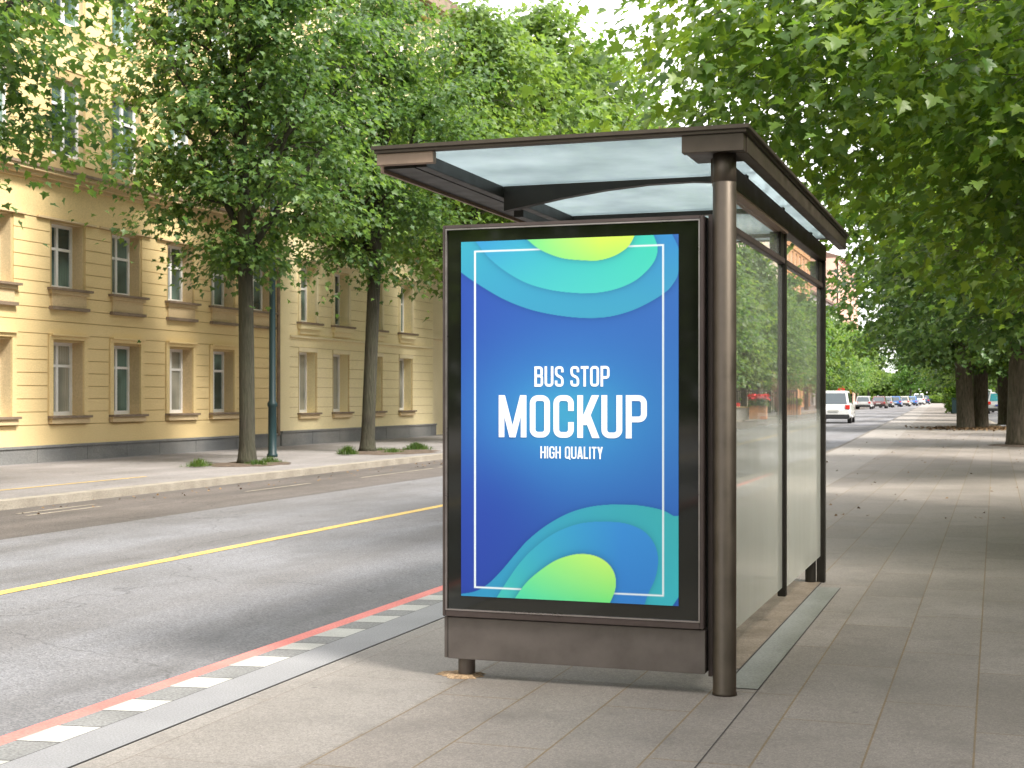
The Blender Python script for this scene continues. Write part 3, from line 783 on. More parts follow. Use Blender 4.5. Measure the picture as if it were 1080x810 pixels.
def roof(rt, y0, y1, z, depth=12, over=.7, h=3.2, m='roof_tile'):
    r = MB(); a = XF+over; b = XF-depth-over; mx = (a+b)/2
    r.quad((a, y0, z), (a, y1, z), (mx, y1, z+h), (mx, y0, z+h)); r.quad((mx, y0, z+h), (mx, y1, z+h), (b, y1, z), (b, y0, z))
    r.poly([(a, y0, z), (mx, y0, z+h), (b, y0, z)]); r.poly([(a, y1, z), (mx, y1, z+h), (b, y1, z)]); r.quad((a, y0, z-.01), (b, y0, z-.01), (b, y1, z-.01), (a, y1, z-.01))
    loc(r, rt).build('roof', M[m], rt)
dp = MB(); dp.tube([(XF+.12, 35.86, .3), (XF+.12, 35.86, 14.7)], .05, 10); loc(dp, root).build('downpipe', M['cap'], root)
roof(root, y0, y1, 15.43)
put_windows(window_proto(w, 1.6, 1, (.68,), True, 'pane', sill_gf(w)), root, XF, [(y, .98) for y in gf[0::2]])
put_windows(window_proto(w, 1.6, 1, (.68,), True, 'pane_pale', sill_gf(w)), root, XF, [(y, .98) for y in gf[1::2]])
put_windows(window_proto(w, 1.42, 1, (.62,), True, 'pane', sill_1f(w)), root, XF, [(y, 3.74) for y in ff])
for z, hh in ((6.62, 1.68), (9.5, 1.7), (12.3, 1.5)):
    put_windows(window_proto(w, hh, 1, (.68,), True, 'pane' if z < 12 else 'pane_pale', None, .07, .12), root, XF, [(y, z) for y in ff])

# --- paler yellow building
root = thing('pale_yellow_building', 'paler yellow rusticated building with hooded windows, right of the green post', 'building', (XF, 42, 0))
y0, y1 = 36.0, 47.6
gw = (37.75, 40.0, 42.55, 45.1); w = 1.02
ops = [(y-w/2, y+w/2, .92, 2.70) for y in gw]+[(y-w/2, y+w/2, 3.56, 5.2) for y in gw]
for z in (6.7, 9.5, 12.3): ops += [(y-w/2, y+w/2, z, z+1.6) for y in gw]
wl = MB(); X2 = XF+.06
holed(wl, X2, 1, y0, y1, -.1, 15.4, ops, m=1, mr=0)
blk = [(a-.10, b+.10, c-.05, d+.12) for a, b, c, d in ops[:4]]+[(a-.12, b+.12, c-.05, d+.1) for a, b, c, d in ops[4:]]
courses(wl, X2, y0, y1, zl(.40, .80, 1)+zl(.80, 3.12, 8)+zl(3.16, 6.0, 9)+zl(6.3, 9.0, 8)+zl(9.1, 11.9, 8)+zl(12, 14.6, 8), blk, gap=.014)
wl.box(XF-12, XF-.33, y1-.2, y1-.001, -.1, 15.4, 0); wl.box(XF-12, XF-11.9, y0, y1, -.1, 15.4, 0)
wl.box(X2-.02, X2+.05, y0, y0+.55, .40, 15.0, 0)
loc(wl, root).build('wall', [M['stucco_light'], M['groove']], root)
pl = MB(); plinth(pl, X2, y0, y1+.1, .42); loc(pl, root).build('plinth', [M['plinth'], M['plinth']], root)
tr_ = MB(); tr_.box(X2, X2+.09, y0+.56, y1, 3.10, 3.16); loc(tr_, root).build('string_course', M['stucco_cream'], root)
co = MB(); co.box(X2, X2+.3, y0, y1, 14.7, 15.0, 0); co.box(X2, X2+.7, y0, y1, 15.0, 15.42, 1); loc(co, root).build('cornice', [M['stucco_light'], M['cap']], root)
roof(root, y0+.01, y1, 15.44)
put_windows(window_proto(w, 1.78, 1, (), True, 'pane_pale', sill_gf(w, 1, 'flat', 1.78)), root, X2, [(y, .92) for y in gw])
def sill_b(o):
    surround(o, 1.02, 1.64, 'hood')
    q = MB(); q.box(-.02, .2, -.72, .72, -.06, 0, 0); q.box(-.02, .16, -.68, .68, -.2, -.06, 1); q.box(-.02, .08, -.60, .60, -.34, -.2, 1); q.build('sill', [M['cap'], M['stucco_light']], o)
put_windows(window_proto(w, 1.64, 1, (.62,), True, 'pane', sill_b), root, X2, [(y, 3.56) for y in gw])
for z in (6.7, 9.5, 12.3): put_windows(window_proto(w, 1.6, 1, (.65,), True, 'pane_pale', None, .07, .15), root, X2, [(y, z) for y in gw])

# --- generic far facades
def facade(name, label, xf, s, y0, y1, H, wm, pm, floors, pitch, ww, wh, gfh=3.6, rt='roof_tile', rz=0.0, bay=None, top=1.2, dark_gf=None, group=None):
    yc = (y0+y1)/2
    root = thing(name, label, 'building', (xf, yc, 0), 0, group)
    ln = y1-y0; n = int((ln-1.0)/pitch); fh = (H-gfh-top)/floors
    ys = [-(n-1)*pitch/2+i*pitch for i in range(n)]
    ops = [(y-ww/2, y+ww/2, gfh+fh*k+.9*fh/3, gfh+fh*k+.9*fh/3+wh) for k in range(floors) for y in ys]
    g0 = [(y-ww*.62, y+ww*.62, .35, gfh-.7) for y in ys]
    wl = MB(); holed(wl, 0, s, -ln/2, ln/2, -.1, H, ops+g0, .25)
    a, b = (-14, -.3) if s > 0 else (.3, 14)
    wl.box(a, b, -ln/2+.01, -ln/2+.2, -.1, H); wl.box(a, b, ln/2-.2, ln/2-.01, -.1, H)
    xb = -14 if s > 0 else 14; wl.box(min(xb, xb-s*.1), max(xb, xb-s*.1), -ln/2, ln/2, -.1, H)
    for k in range(floors+1):
        z = gfh+fh*k-.12; wl.box(min(0, s*.12), max(0, s*.12), -ln/2, ln/2, z, z+.16)
    wl.build('wall', M[wm], root)
    r = MB(); x0, x1 = sorted((s*.5, -s*14.3)); r.box(x0, x1, -ln/2-.02, ln/2+.02, H, H+.35); mx = (x0+x1)/2
    r.quad((x0, -ln/2, H+.36), (x0, ln/2, H+.36), (mx, ln/2, H+2.6), (mx, -ln/2, H+2.6)); r.quad((x1, -ln/2, H+.36), (mx, -ln/2, H+2.6), (mx, ln/2, H+2.6), (x1, ln/2, H+.36))
    r.poly([(x0, -ln/2, H+.36), (x1, -ln/2, H+.36), (mx, -ln/2, H+2.6)]); r.poly([(x0, ln/2, H+.36), (mx, ln/2, H+2.6), (x1, ln/2, H+.36)])
    r.build('roof', M[rt], root)
    p = window_proto(ww, wh, s, (.65,), True, pm, None, .09, .18)
    lst = [(yc+(o[0]+o[1])/2, o[2]) for o in ops][:96]
    put_windows(p, root, xf, lst)
    q = MB(); X = -s*.2
    for o in g0: q.box(min(X, X-s*.02), max(X, X-s*.02), o[0]-.01, o[1]+.01, o[2]-.01, o[3]+.01)
    q.build('shop_glazing', M['pane_blue'], root)
    return root
facade('cream_townhouse', 'ornate cream townhouse squeezed between the paler yellow building and the poster case', XF-.15, 1, 47.75, 98, 15.5, 'stucco_cream', 'pane_pale', 4, 2.9, 1.2, 1.9)
facade('beige_office_block', 'tall beige block with grouped windows, seen through the first glass pane', XF-2.6, 1, 100, 152, 20, 'beige', 'pane_blue', 5, 5.2, 2.6, 2.0)
facade('orange_brick_building', 'orange brick building seen through glass beside the bronze mullion', XF-4.6, 1, 154, 196, 21, 'orange', 'pane_pale', 5, 3.6, 1.5, 1.9)
facade('pale_plaster_building', 'pale plaster building seen through the second glass pane', XF-7.4, 1, 198, 262, 17, 'pale', 'pane_blue', 4, 4.0, 1.6, 1.9)
facade('pink_corner_building', 'tall pink and orange building peeping over the far trees by the shelter end', XF-11.5, 1, 300, 345, 30, 'pinkish', 'pane_blue', 7, 4.2, 1.8, 2.2)
facade('brick_building', 'red brick building across the service road, nearest one', 15.5, -1, -25, 60, 14, 'brick', 'pane_blue', 4, 5.0, 1.5, 1.9)
facade('red_brick_terrace', 'far red brick building across the service road', 12.5, -1, 62, 150, 13, 'brick', 'pane_blue', 4, 5.0, 1.5, 1.9)
facade('beige_terrace', 'pale building at the far end of the service road', 7.5, -1, 152, 290, 14, 'pale', 'pane_blue', 4, 6.0, 1.5, 1.9)
# building that closes the street
facade('end_building', 'pale low building closing the end of the street', -60, 1, 430, 520, 12, 'pale', 'pane_blue', 3, 6.0, 1.8, 1.9)

# ---------------------------------------------------------------- bus shelter
sh = thing('bus_shelter', 'bronze metal bus shelter with a milky glass roof and a blue poster case', 'bus shelter', (-1.9, 8.9, 0))
def part(mb, name, mats, parent=None, **k):
    """mb in world coordinates; parent is the shelter or one of its parts (all parts share the shelter's origin)"""
    loc(mb, sh); return mb.build(name, mats, parent or sh, **k)
PX0, PX1 = -2.607, -1.296
# display case: outer profile ring, bright edge, black border glass, poster
c = MB()
yb, yf = 6.80, 6.615
c.box(PX0, PX0+.016, yf, yb, .307, 2.250); c.box(PX1-.016, PX1, yf, yb, .307, 2.250)
c.box(PX0+.016, PX1-.016, yf, yb, 2.232, 2.250); c.box(PX0+.016, PX1-.016, yf, yb, .307, .338)
c.box(PX0+.016, PX1-.016, yb-.04, yb-.002, .338, 2.232)
case = part(c, 'display_case', M['bronze_mauve'], bevel=.003)
e = MB(); q = .006
for a, b_ in ((PX0+.0165, PX0+.0165+q), (PX1-.0165-q, PX1-.0165)): e.box(a, b_, yf-.002, yf+.03, .3385, 2.2315)
e.box(PX0+.0165+q, PX1-.0165-q, yf-.002, yf+.03, 2.2255, 2.2315); e.box(PX0+.0165+q, PX1-.0165-q, yf-.002, yf+.03, .3385, .3445)
part(e, 'edge_trim', M['steel_edge'], case)
g = MB(); g.box(PX0+.023, PX1-.023, 6.628, 6.64, .345, 2.225); part(g, 'border_glass', M['border'], case)
# --- poster artwork
U0, U1, V0, V1, PY = -2.511, -1.4155, .411, 2.165, 6.6235
def lin(c): 
    c = np.asarray(c, float)/255; return np.where(c <= .04045, c/12.92, ((c+.055)/1.055)**2.4)
def smooth(pts, n=14):      # Catmull-Rom
    P = np.array([pts[0]]+pts+[pts[-1]], float); out = []
    for i in range(1, len(P)-2):
        for k in range(n):
            t = k/n; a, b, c_, d = P[i-1], P[i], P[i+1], P[i+2]
            out.append(.5*((2*b)+(-a+c_)*t+(2*a-5*b+4*c_-d)*t*t+(-a+3*b-3*c_+d)*t**3))
    out.append(P[-2]); return np.array(out)
def sdf(poly, X, Y):        # signed distance (negative inside) in poster metres
    A = poly; B = np.roll(poly, -1, 0); d = np.full(X.shape, 1e9); ins = np.zeros(X.shape, bool)
    for (ax, ay), (bx, by) in zip(A, B):
        ex, ey = bx-ax, by-ay; l = ex*ex+ey*ey
        if l < 1e-12: continue
        t = np.clip(((X-ax)*ex+(Y-ay)*ey)/l, 0, 1)
        d = np.minimum(d, (X-ax-t*ex)**2+(Y-ay-t*ey)**2)
        c_ = ((ay > Y) != (by > Y)); xi = ax+(Y-ay)*ex/(ey if abs(ey) > 1e-9 else 1e-9)
        ins ^= c_ & (X < xi)
    d = np.sqrt(d); return np.where(ins, -d, d)
nu, nv = 330, 520
uu, vv = np.meshgrid(np.linspace(0, 1, nu), np.linspace(0, 1, nv))
W_, H_ = U1-U0, V1-V0; XX, YY = uu*W_, vv*H_
def blend(base, col, a): return base*(1-a[..., None]) + np.asarray(col)*a[..., None]
def sm(e0, e1, x):
    t = np.clip((x-e0)/(e1-e0), 0, 1); return t*t*(3-2*t)
def grad4(tl, tr, bl, br, u=uu, v=vv):
    u = np.clip(u, 0, 1)[..., None]; v = np.clip(v, 0, 1)[..., None]
    return (lin(tl)*(1-u)+lin(tr)*u)*v + (lin(bl)*(1-u)+lin(br)*u)*(1-v)
img = grad4((50,82,172), (62,112,190), (44,66,160), (52,98,182))
r2 = np.exp(-(((uu-.52)/.48)**2+((vv-.50)/.20)**2)); img = blend(img, lin((66,150,212)), .80*r2)
r2 = np.exp(-(((uu-.52)/.20)**2+((vv-.52)/.075)**2)); img = blend(img, lin((72,170,200)), .65*r2)
r2 = np.exp(-(((uu-.12)/.25)**2+((vv-.24)/.16)**2)); img = blend(img, lin((46,68,165)), .5*r2)
t1 = [(-.06,.945),(-.001,.915),(.071,.884),(.197,.838),(.321,.807),(.444,.789),(.577,.779),(.685,.781),(.779,.794),(.861,.815),(.943,.845),(.983,.873),(1.0,.9),(1.003,.951),(.991,.976),(.955,1.02)]
t2 = [(.03,1.03),(.071,.999),(.134,.953),(.209,.915),(.309,.88),(.419,.859),(.529,.849),(.625,.847),(.72,.856),(.803,.876),(.861,.904),(.896,.932),(.908,.96),(.902,.981),(.875,1.02)]
t3 = [(.28,1.02),(.315,1.0),(.358,.978),(.407,.961),(.48,.945),(.565,.938),(.637,.936),(.696,.943),(.744,.956),(.785,.977),(.82,1.02)]
b1 = [(-.05,0),(-.001,.005),(.071,.015),(.134,.039),(.197,.078),(.259,.123),(.321,.165),(.407,.207),(.505,.241),(.601,.26),(.696,.268),(.791,.269),(.861,.265),(.931,.256),(.977,.242),(1.03,.225),(1.03,.05),(1.003,.027),(.977,.003),(.95,-.02)]
b2 = [(.15,-.02),(.172,.001),(.222,.049),(.284,.102),(.358,.148),(.444,.186),(.541,.211),(.625,.22),(.72,.221),(.791,.214),(.85,.197),(.89,.169),(.908,.138),(.908,.102),(.894,.066),(.867,.03),(.84,-.02)]
b3 = [(.24,-.02),(.257,0),(.309,.044),(.37,.078),(.444,.109),(.517,.126),(.577,.131),(.637,.125),(.685,.108),(.714,.083),(.722,.055),(.714,.026),(.68,-.02)]
def close(p, v):
    return [(p[0][0], v)] + p + [(p[-1][0], v)]
def layer(img, pts, v, col, shade=.34):
    P = np.vstack([smooth(pts), [(pts[-1][0], v)], [(pts[0][0], v)]])*np.array([W_, H_])
    d = sdf(P, XX, YY)
    img = blend(img, img*.0+lin((20,50,110)), shade*np.exp(-np.maximum(d, 0)/.014)*(d > -.002))
    a = 1-sm(-.0012, .0012, d)
    return img*(1-a[..., None])+col*a[..., None]
c1 = grad4((62,165,190), (62,140,205), (62,150,190), (72,165,195), uu, (vv-.77)/.23)
c2_ = grad4((58,140,205), (70,205,180), (75,180,200), (85,210,190), uu*1.1, (vv-.84)/.16)
c3_ = grad4((110,215,140), (215,235,90), (105,222,150), (170,235,110), (uu-.3)/.35, (vv-.93)/.07)
img = layer(img, t1, 1.2, c1); img = layer(img, t2, 1.2, c2_)
d1 = grad4((60,150,195), (66,172,178), (52,140,190), (66,182,196), uu, vv/.27)
d2 = grad4((62,175,190), (62,140,212), (72,190,178), (58,128,205), (uu-.15)/.6, vv/.22)
d3 = grad4((130,228,130), (205,240,110), (82,210,168), (120,228,130), (uu-.27)/.42, vv/.125)
img = layer(img, b1, -.2, d1, .26); img = layer(img, b2, -.2, d2, .26)
# white keyline, under the bright blobs
fx0, fx1, fy0, fy1 = .067*W_, .932*W_, .026*H_, .972*H_
db = np.abs(np.maximum(np.abs(XX-(fx0+fx1)/2)-(fx1-fx0)/2, np.abs(YY-(fy0+fy1)/2)-(fy1-fy0)/2))
img = blend(img, (.85, .87, .9), 1-sm(.0030, .0058, db))
img = layer(img, t3, 1.2, c3_, .42); img = layer(img, b3, -.2, d3, .42)
img = np.clip(img, 0, 1)*np.array([.76, .84, .84])
gx, gz = U0+XX-sh.location.x, V0+YY-sh.location.z
Vp = np.stack([gx, np.full(gx.shape, PY-sh.location.y), gz], -1).reshape(-1, 3)
idx = np.arange(nu*nv).reshape(nv, nu)
Fp = np.stack([idx[:-1, :-1], idx[:-1, 1:], idx[1:, 1:], idx[1:, :-1]], -1).reshape(-1, 4)
colp = np.concatenate([img.reshape(-1, 3), np.ones((nu*nv, 1))], 1)
# lettering as strokes, white, on the same sheet
TV, TFc = [], []; lay = [0]
def tq(p4):
    n = len(TV); lay[0] += 1; y = PY-.0012-(lay[0] % 7)*.00015
    for u, v in p4: TV.append((u-sh.location.x, y-sh.location.y, v-sh.location.z))
    TFc.append((n, n+1, n+2, n+3))
def rounded(pts, r, closed=False):
    P = [Vector(p) for p in pts]; out = []; n = len(P)
    for i in range(n):
        if not closed and i in (0, n-1): out.append(P[i]); continue
        a, b, c_ = P[i-1], P[i], P[(i+1) % n]
        d1_, d2_ = (a-b), (c_-b); rr_ = min(r, d1_.length*.499, d2_.length*.499); d1_.normalize(); d2_.normalize()
        s_, e_ = b+d1_*rr_, b+d2_*rr_; k = .5523
        for t in range(9):
            t /= 8; q1, q2 = s_+(b-s_)*k, e_+(b-e_)*k
            out.append(s_*(1-t)**3+q1*3*t*(1-t)**2+q2*3*t*t*(1-t)+e_*t**3)
    if closed: out.append(out[0])
    return out
def stroke(pts, hw, T, closed=False):
    L_, Rr = [], []; n = len(pts)
    for i in range(n):
        a = pts[i-1] if i > 0 else (pts[-2] if closed else None); c_ = pts[i+1] if i < n-1 else (pts[1] if closed else None)
        d = Vector((0, 0))
        if a is not None and (pts[i]-a).length > 1e-7: d += (pts[i]-a).normalized()
        if c_ is not None and (c_-pts[i]).length > 1e-7: d += (c_-pts[i]).normalized()
        d.normalize(); nr = Vector((-d.y, d.x)); L_.append(pts[i]+nr*hw); Rr.append(pts[i]-nr*hw)
    for i in range(n-1):
        if (pts[i+1]-pts[i]).length > 1e-7: tq([T(L_[i]), T(Rr[i]), T(Rr[i+1]), T(L_[i+1])])
def slant(a, b, hw, T):
    tq([T(Vector((a[0]-hw, a[1]))), T(Vector((a[0]+hw, a[1]))), T(Vector((b[0]+hw, b[1]))), T(Vector((b[0]-hw, b[1])))])
def glyph(ch, ox, oy, h, sx):
    hw = .067; w = {'M': .66, 'I': .16, 'L': .39, 'T': .42, 'Y': .46}.get(ch, .475)
    x0, x1, y0, y1 = hw, w-hw, hw, 1-hw; xm = w/2; r = .125
    T = lambda p: (ox+p.x*h*sx, oy+p.y*h)
    V2 = lambda l: [Vector(p) for p in l]
    S = lambda l, rr_=r, cl=False: stroke(rounded(l, rr_, cl) if rr_ else V2(l), hw, T, cl)
    if ch in 'OQ':
        S([(x0, y0), (x0, y1), (x1, y1), (x1, y0)], r, True)
        if ch == 'Q': slant((w*.97, -.07), (w*.60, .22), .065, T)
    elif ch == 'U': S([(x0, 1), (x0, y0), (x1, y0), (x1, 1)])
    elif ch == 'C': S([(x1, .63), (x1, y1), (x0, y1), (x0, y0), (x1, y0), (x1, .37)])
    elif ch == 'G': S([(x1, .68), (x1, y1), (x0, y1), (x0, y0), (x1, y0), (x1, .47)]); S([(x1+hw, .47), (xm, .47)], 0)
    elif ch == 'S': S([(x1, .70), (x1, y1), (x0, y1), (x0, .58), (x1, .42), (x1, y0), (x0, y0), (x0, .30)], .12)
    elif ch == 'B':
        S([(x0, 0), (x0, 1)], 0); S([(x0, y1), (x1-.012, y1), (x1-.012, .53), (x0, .53)], .11); S([(x0, .53), (x1, .53), (x1, y0), (x0, y0)], .11)
    elif ch == 'P': S([(x0, 0), (x0, 1)], 0); S([(x0, y1), (x1, y1), (x1, .44), (x0, .44)], .12)
    elif ch == 'T': S([(xm, 0), (xm, 1)], 0); S([(0, y1), (w, y1)], 0)
    elif ch == 'I': S([(xm, 0), (xm, 1)], 0)
    elif ch == 'L': S([(x0, 0), (x0, 1)], 0); S([(x0, y0), (w, y0)], 0)
    elif ch == 'H': S([(x0, 0), (x0, 1)], 0); S([(x1, 0), (x1, 1)], 0); S([(x0, .5), (x1, .5)], 0)
    elif ch == 'M':
        S([(x0, 0), (x0, 1)], 0); S([(x1, 0), (x1, 1)], 0); slant((x0+.01, 1), (xm-.0, .0), .072, T); slant((x1-.01, 1), (xm+.0, .0), .072, T)
    elif ch == 'K': S([(x0, 0), (x0, 1)], 0); slant((x0+.06, .30), (x1+.01, 1), .085, T); slant((x0+.15, .55), (x1+.02, 0), .085, T)
    elif ch == 'A': slant((hw, 0), (xm-.02, 1), .078, T); slant((w-hw, 0), (xm+.02, 1), .078, T); S([(.08, .24), (w-.08, .24)], 0)
    elif ch == 'Y': slant((hw, 1), (xm, .40), .082, T); slant((w-hw, 1), (xm, .40), .082, T); S([(xm, 0), (xm, .48)], 0)
    return w
def text(s, u0, u1, v0, v1, sp=.08, space=.2):
    ws = {'M': .66, 'I': .16, 'L': .39, 'T': .42, 'Y': .46}
    tot = sum((space if ch == ' ' else ws.get(ch, .475)) for ch in s)+sp*(len(s)-1)
    h = (v1-v0)*H_; sx = (u1-u0)*W_/(tot*h); x = U0+u0*W_; oy = V0+v0*H_
    for ch in s:
        w = space if ch == ' ' else glyph(ch, x, oy, h, sx); x += (w+sp)*h*sx
text('BUS STOP', .349, .694, .5905, .647)
text('MOCKUP', .181, .861, .4495, .567, .08)
text('HIGH QUALITY', .377, .663, .392, .4255)
pm = bpy.data.meshes.new('poster')
Vall = np.vstack([Vp, np.array(TV)]); quads = np.vstack([Fp, np.array(TFc)+len(Vp)])
pm.vertices.add(len(Vall)); pm.vertices.foreach_set('co', Vall.astype(np.float32).ravel())
pm.loops.add(quads.size); pm.loops.foreach_set('vertex_index', quads.astype(np.int32).ravel())
pm.polygons.add(len(quads)); pm.polygons.foreach_set('loop_start', (np.arange(len(quads))*4).astype(np.int32))
pm.materials.append(M['poster']); pm.update(calc_edges=True)
ca = pm.color_attributes.new('print', 'FLOAT_COLOR', 'POINT')
call = np.vstack([colp, np.tile([.9, .92, .94, 1], (len(TV), 1))]); ca.data.foreach_set('color', call.astype(np.float32).ravel())
po = link(bpy.data.objects.new('poster', pm), case); po['label'] = 'blue poster with green waves reading BUS STOP MOCKUP HIGH QUALITY'

# base panel, foot, posts
b_ = MB(); b_.box(PX0+.022, PX1+.004, 6.635, 6.79, .095, .300); b_.box(PX0, PX0+.019, 6.64, 6.785, .097, .302)
part(b_, 'base_panel', M['bronze_flat'], bevel=.002)
f_ = MB(); f_.lathe([(.043, 0), (.043, .11)], -2.515, 6.715, 24); part(f_, 'foot_post', M['bronze_flat'], smooth=False)
p_ = MB(); p_.lathe([(.058, 0), (.058, .012), (.055, .016), (.055, 2.40), (.0535, 2.402), (.0535, 2.406), (.055, 2.408), (.055, 2.535)], -1.205, 6.665, 40)
o = part(p_, 'front_post', M['bronze'])
for pl_ in o.data.polygons: pl_.use_smooth = len(pl_.vertices) == 4
ch = MB(); ch.box(-1.287, -1.266, 6.69, 6.76, .075, 2.26); part(ch, 'post_channel', M['bronze_mauve'], bevel=.002)
ch = MB(); ch.box(-1.296, -1.2875, 6.70, 6.79, .1, 2.24); part(ch, 'gasket', M['black_plastic'])
# rear left column, back wall posts
l_ = MB(); l_.box(-2.74, -2.66, 8.62, 8.70, 0, 2.50); part(l_, 'rear_column', M['bronze'], bevel=.003)
m_ = MB(); m_.box(-1.275, -1.225, 8.87, 8.93, .165, 2.42); part(m_, 'mullion', M['bronze_dark'], bevel=.003)
e_ = MB(); e_.box(-1.275, -1.215, 10.90, 10.985, 0, 2.42); part(e_, 'rear_post', M['bronze_dark'], bevel=.003)
e_ = MB(); e_.lathe([(.04, 0), (.04, .2), (.035, .21)], -1.32, 10.90, 20); e_.box(-1.34, -1.275, 10.88, 10.92, .21, .24); part(e_, 'foot_post', M['bronze_dark'])
# rails and head beam
r_ = MB(); r_.box(-1.272, -1.228, 6.74, 8.868, 2.215, 2.250); r_.box(-1.272, -1.228, 8.932, 10.898, 2.215, 2.250); part(r_, 'rail', M['bronze_mauve'], bevel=.003)
h_ = MB(); h_.box(-1.285, -1.215, 6.74, 11.0, 2.42, 2.535); part(h_, 'head_beam', M['bronze'], bevel=.004)
h_ = MB(); h_.box(-1.278, -1.208, 6.74, 8.866, 2.400, 2.416); part(h_, 'light_channel', M['tan_metal'])
for a, b2 in ((6.745, 8.865), (8.935, 10.895)):
    g = MB(); g.box(-1.254, -1.246, a, b2, .22 if a < 8 else .20, 2.212); part(g, 'glass_pane', M['glass'])
    g = MB(); g.box(-1.254, -1.246, a, b2, 2.252, 2.398); part(g, 'transom_pane', M['glass'])
# black bracket boxes between rail and beam
k_ = MB()
k_.box(-1.30, -1.245+.012, 8.72, 8.866, 2.252, 2.40); k_.box(-1.30, -1.233, 10.72, 10.895, 2.252, 2.40); part(k_, 'bracket', M['bronze_dark'])
# roof
RX0, RX1, RY0, RY1 = -2.955, -1.085, 6.56, 11.3
f = MB()
f.box(RX0, RX1, RY0, RY0+.05, 2.618, 2.648); f.box(RX0, RX0+.05, RY0+.05, RY1, 2.618, 2.648)
f.box(RX1-.05, RX1, RY0+.05, RY1, 2.618, 2.648); f.box(RX0+.05, RX1-.05, RY1-.05, RY1, 2.618, 2.648)
f.box(RX0-.012, RX1+.012, RY0-.012, RY0, 2.634, 2.654); f.box(RX1, RX1+.012, RY0, RY1, 2.634, 2.654)
part(f, 'roof_cap', M['bronze'], bevel=.002)
f = MB(); f.box(-1.155, -1.095, RY0+.075, RY1, 2.535, 2.617); part(f, 'side_fascia', M['bronze'], bevel=.003)
f = MB(); f.box(-1.39, -1.10, RY0+.012, RY0+.07, 2.536, 2.617); part(f, 'corner_block', M['bronze'], bevel=.002)
f = MB(); f.box(-2.945, -2.640, RY0+.012, RY0+.055, 2.560, 2.617); part(f, 'corner_block', M['tan_metal'], bevel=.002)
f = MB()
f.box(-1.39, -1.16, RY0+.072, 6.95, 2.545, 2.616)
f.box(-2.76, -2.70, RY0+.073, RY1-.06, 2.55, 2.616); f.box(-2.93, -2.765, RY0+.072, RY1-.06, 2.548, 2.61)
f.box(-2.70, -2.64, 8.0, RY1-.06, 2.46, 2.50)
part(f, 'roof_beam', M['bronze_dark'], bevel=.002)
f = MB(); f.box(-2.95, -2.932, RY0+.072, RY1-.06, 2.532, 2.616); part(f, 'side_trim', M['tan_metal'])
for y in (7.85, 9.28, 10.75):
    f = MB(); xs = [-2.70, -2.55, -2.35, -2.1, -1.85, -1.6, -1.4, -1.29]; zb_ = [2.475, 2.50, 2.535, 2.568, 2.588, 2.592, 2.578, 2.556]
    for k in range(len(xs)-1):
        a, b2, z0_, z1_ = xs[k], xs[k+1], zb_[k], zb_[k+1]
        for yy_ in (y-.03, y+.03): f.quad((a, yy_, z0_), (b2, yy_, z1_), (b2, yy_, 2.617), (a, yy_, 2.617))
        f.quad((a, y-.03, z0_), (b2, y-.03, z1_), (b2, y+.03, z1_), (a, y+.03, z0_)); f.quad((a, y-.03, 2.617), (b2, y-.03, 2.617), (b2, y+.03, 2.617), (a, y+.03, 2.617))
    part(f, 'rib', M['bronze_dark'])
for a, b2 in ((RY0+.055, 7.85), (7.852, 9.279), (9.281, 10.749), (10.751, RY1-.055)):
    g = MB(); g.box(RX0+.052, RX1-.052, a, b2, 2.624, 2.634); part(g, 'roof_pane', M['roof_glass'])

patch('mortar_patch', -2.54, 6.70, .125, .085, .002, M['mortar'], 9, n=26, jag=.25).scale = (1, 1, .4)

# ---------------------------------------------------------------- green post (street lamp) on the far pavement
lp = thing('street_lamp', 'slim dark green lamp post between the two nearest far trees', 'street lamp', (-15.8, 29.4, 0))
MB().lathe([(.125, 0), (.125, .06), (.10, .09), (.095, 1.15), (.115, 1.18), (.115, 1.24), (.08, 1.3), (.07, 4), (.05, 8.2)], 0, 0, 20).build('pole', M['green_post'], lp, smooth=True)
MB().tube([(0, 0, 8.1), (.3, 0, 8.6), (1.0, 0, 8.85), (1.6, 0, 8.85)], .035, 10).build('arm', M['green_post'], lp, smooth=True)
MB().box(1.5, 2.1, -.13, .13, 8.78, 8.92).build('lamp_head', M['black_plastic'], lp, bevel=.03)
# thin service pole by the van, green bin
for (x, y, h, lb) in ((-12.9-2.6, 108, 7.0, 'thin grey lamp post just right of the white van'), (-12.9-4.9, 168, 7, 'distant lamp post behind the parked cars')):
    q = thing('street_lamp', lb, 'street lamp', (x, y, 0), 0, 'distant lamp posts')
    MB().lathe([(.12, 0), (.12, .9), (.07, 1), (.05, h)], 0, 0, 12).build('pole', M['bronze_dark'], q, smooth=True)
    MB().box(-.1, .9, -.1, .1, h, h+.12).build('lamp_head', M['black_plastic'], q, bevel=.02)
q = thing('litter_bin', 'narrow dark green bin at the foot of the bright shrub', 'bin', (-2.95, 116.5, 0))
b_ = MB(); b_.box(-.28, .28, -.25, .25, .08, 1.15); b_.box(-.22, -.16, -.2, .2, 0, .08); b_.box(.16, .22, -.2, .2, 0, .08); b_.build('body', M['green_post'], q, bevel=.02)
b_ = MB(); b_.box(-.31, .31, -.28, .28, 1.2, 1.27); b_.box(-.3, -.24, -.27, .27, 1.15, 1.2); b_.box(.24, .3, -.27, .27, 1.15, 1.2); b_.build('lid', M['green_post'], q, bevel=.015)
q = thing('shop_sign', 'red sign board on a post behind the white van', 'sign', (-20.4, 200, 0))
MB().lathe([(.05, 0), (.05, 2.6)], 0, 0, 10).build('pole', M['bronze_dark'], q)
MB().box(-.8, .8, -.06, .06, 1.9, 4.0).build('board', M['red_sign'], q, bevel=.02)
q = thing('shop_sign', 'yellow sign board on a post right of the red one', 'sign', (-19.7, 206, 0))
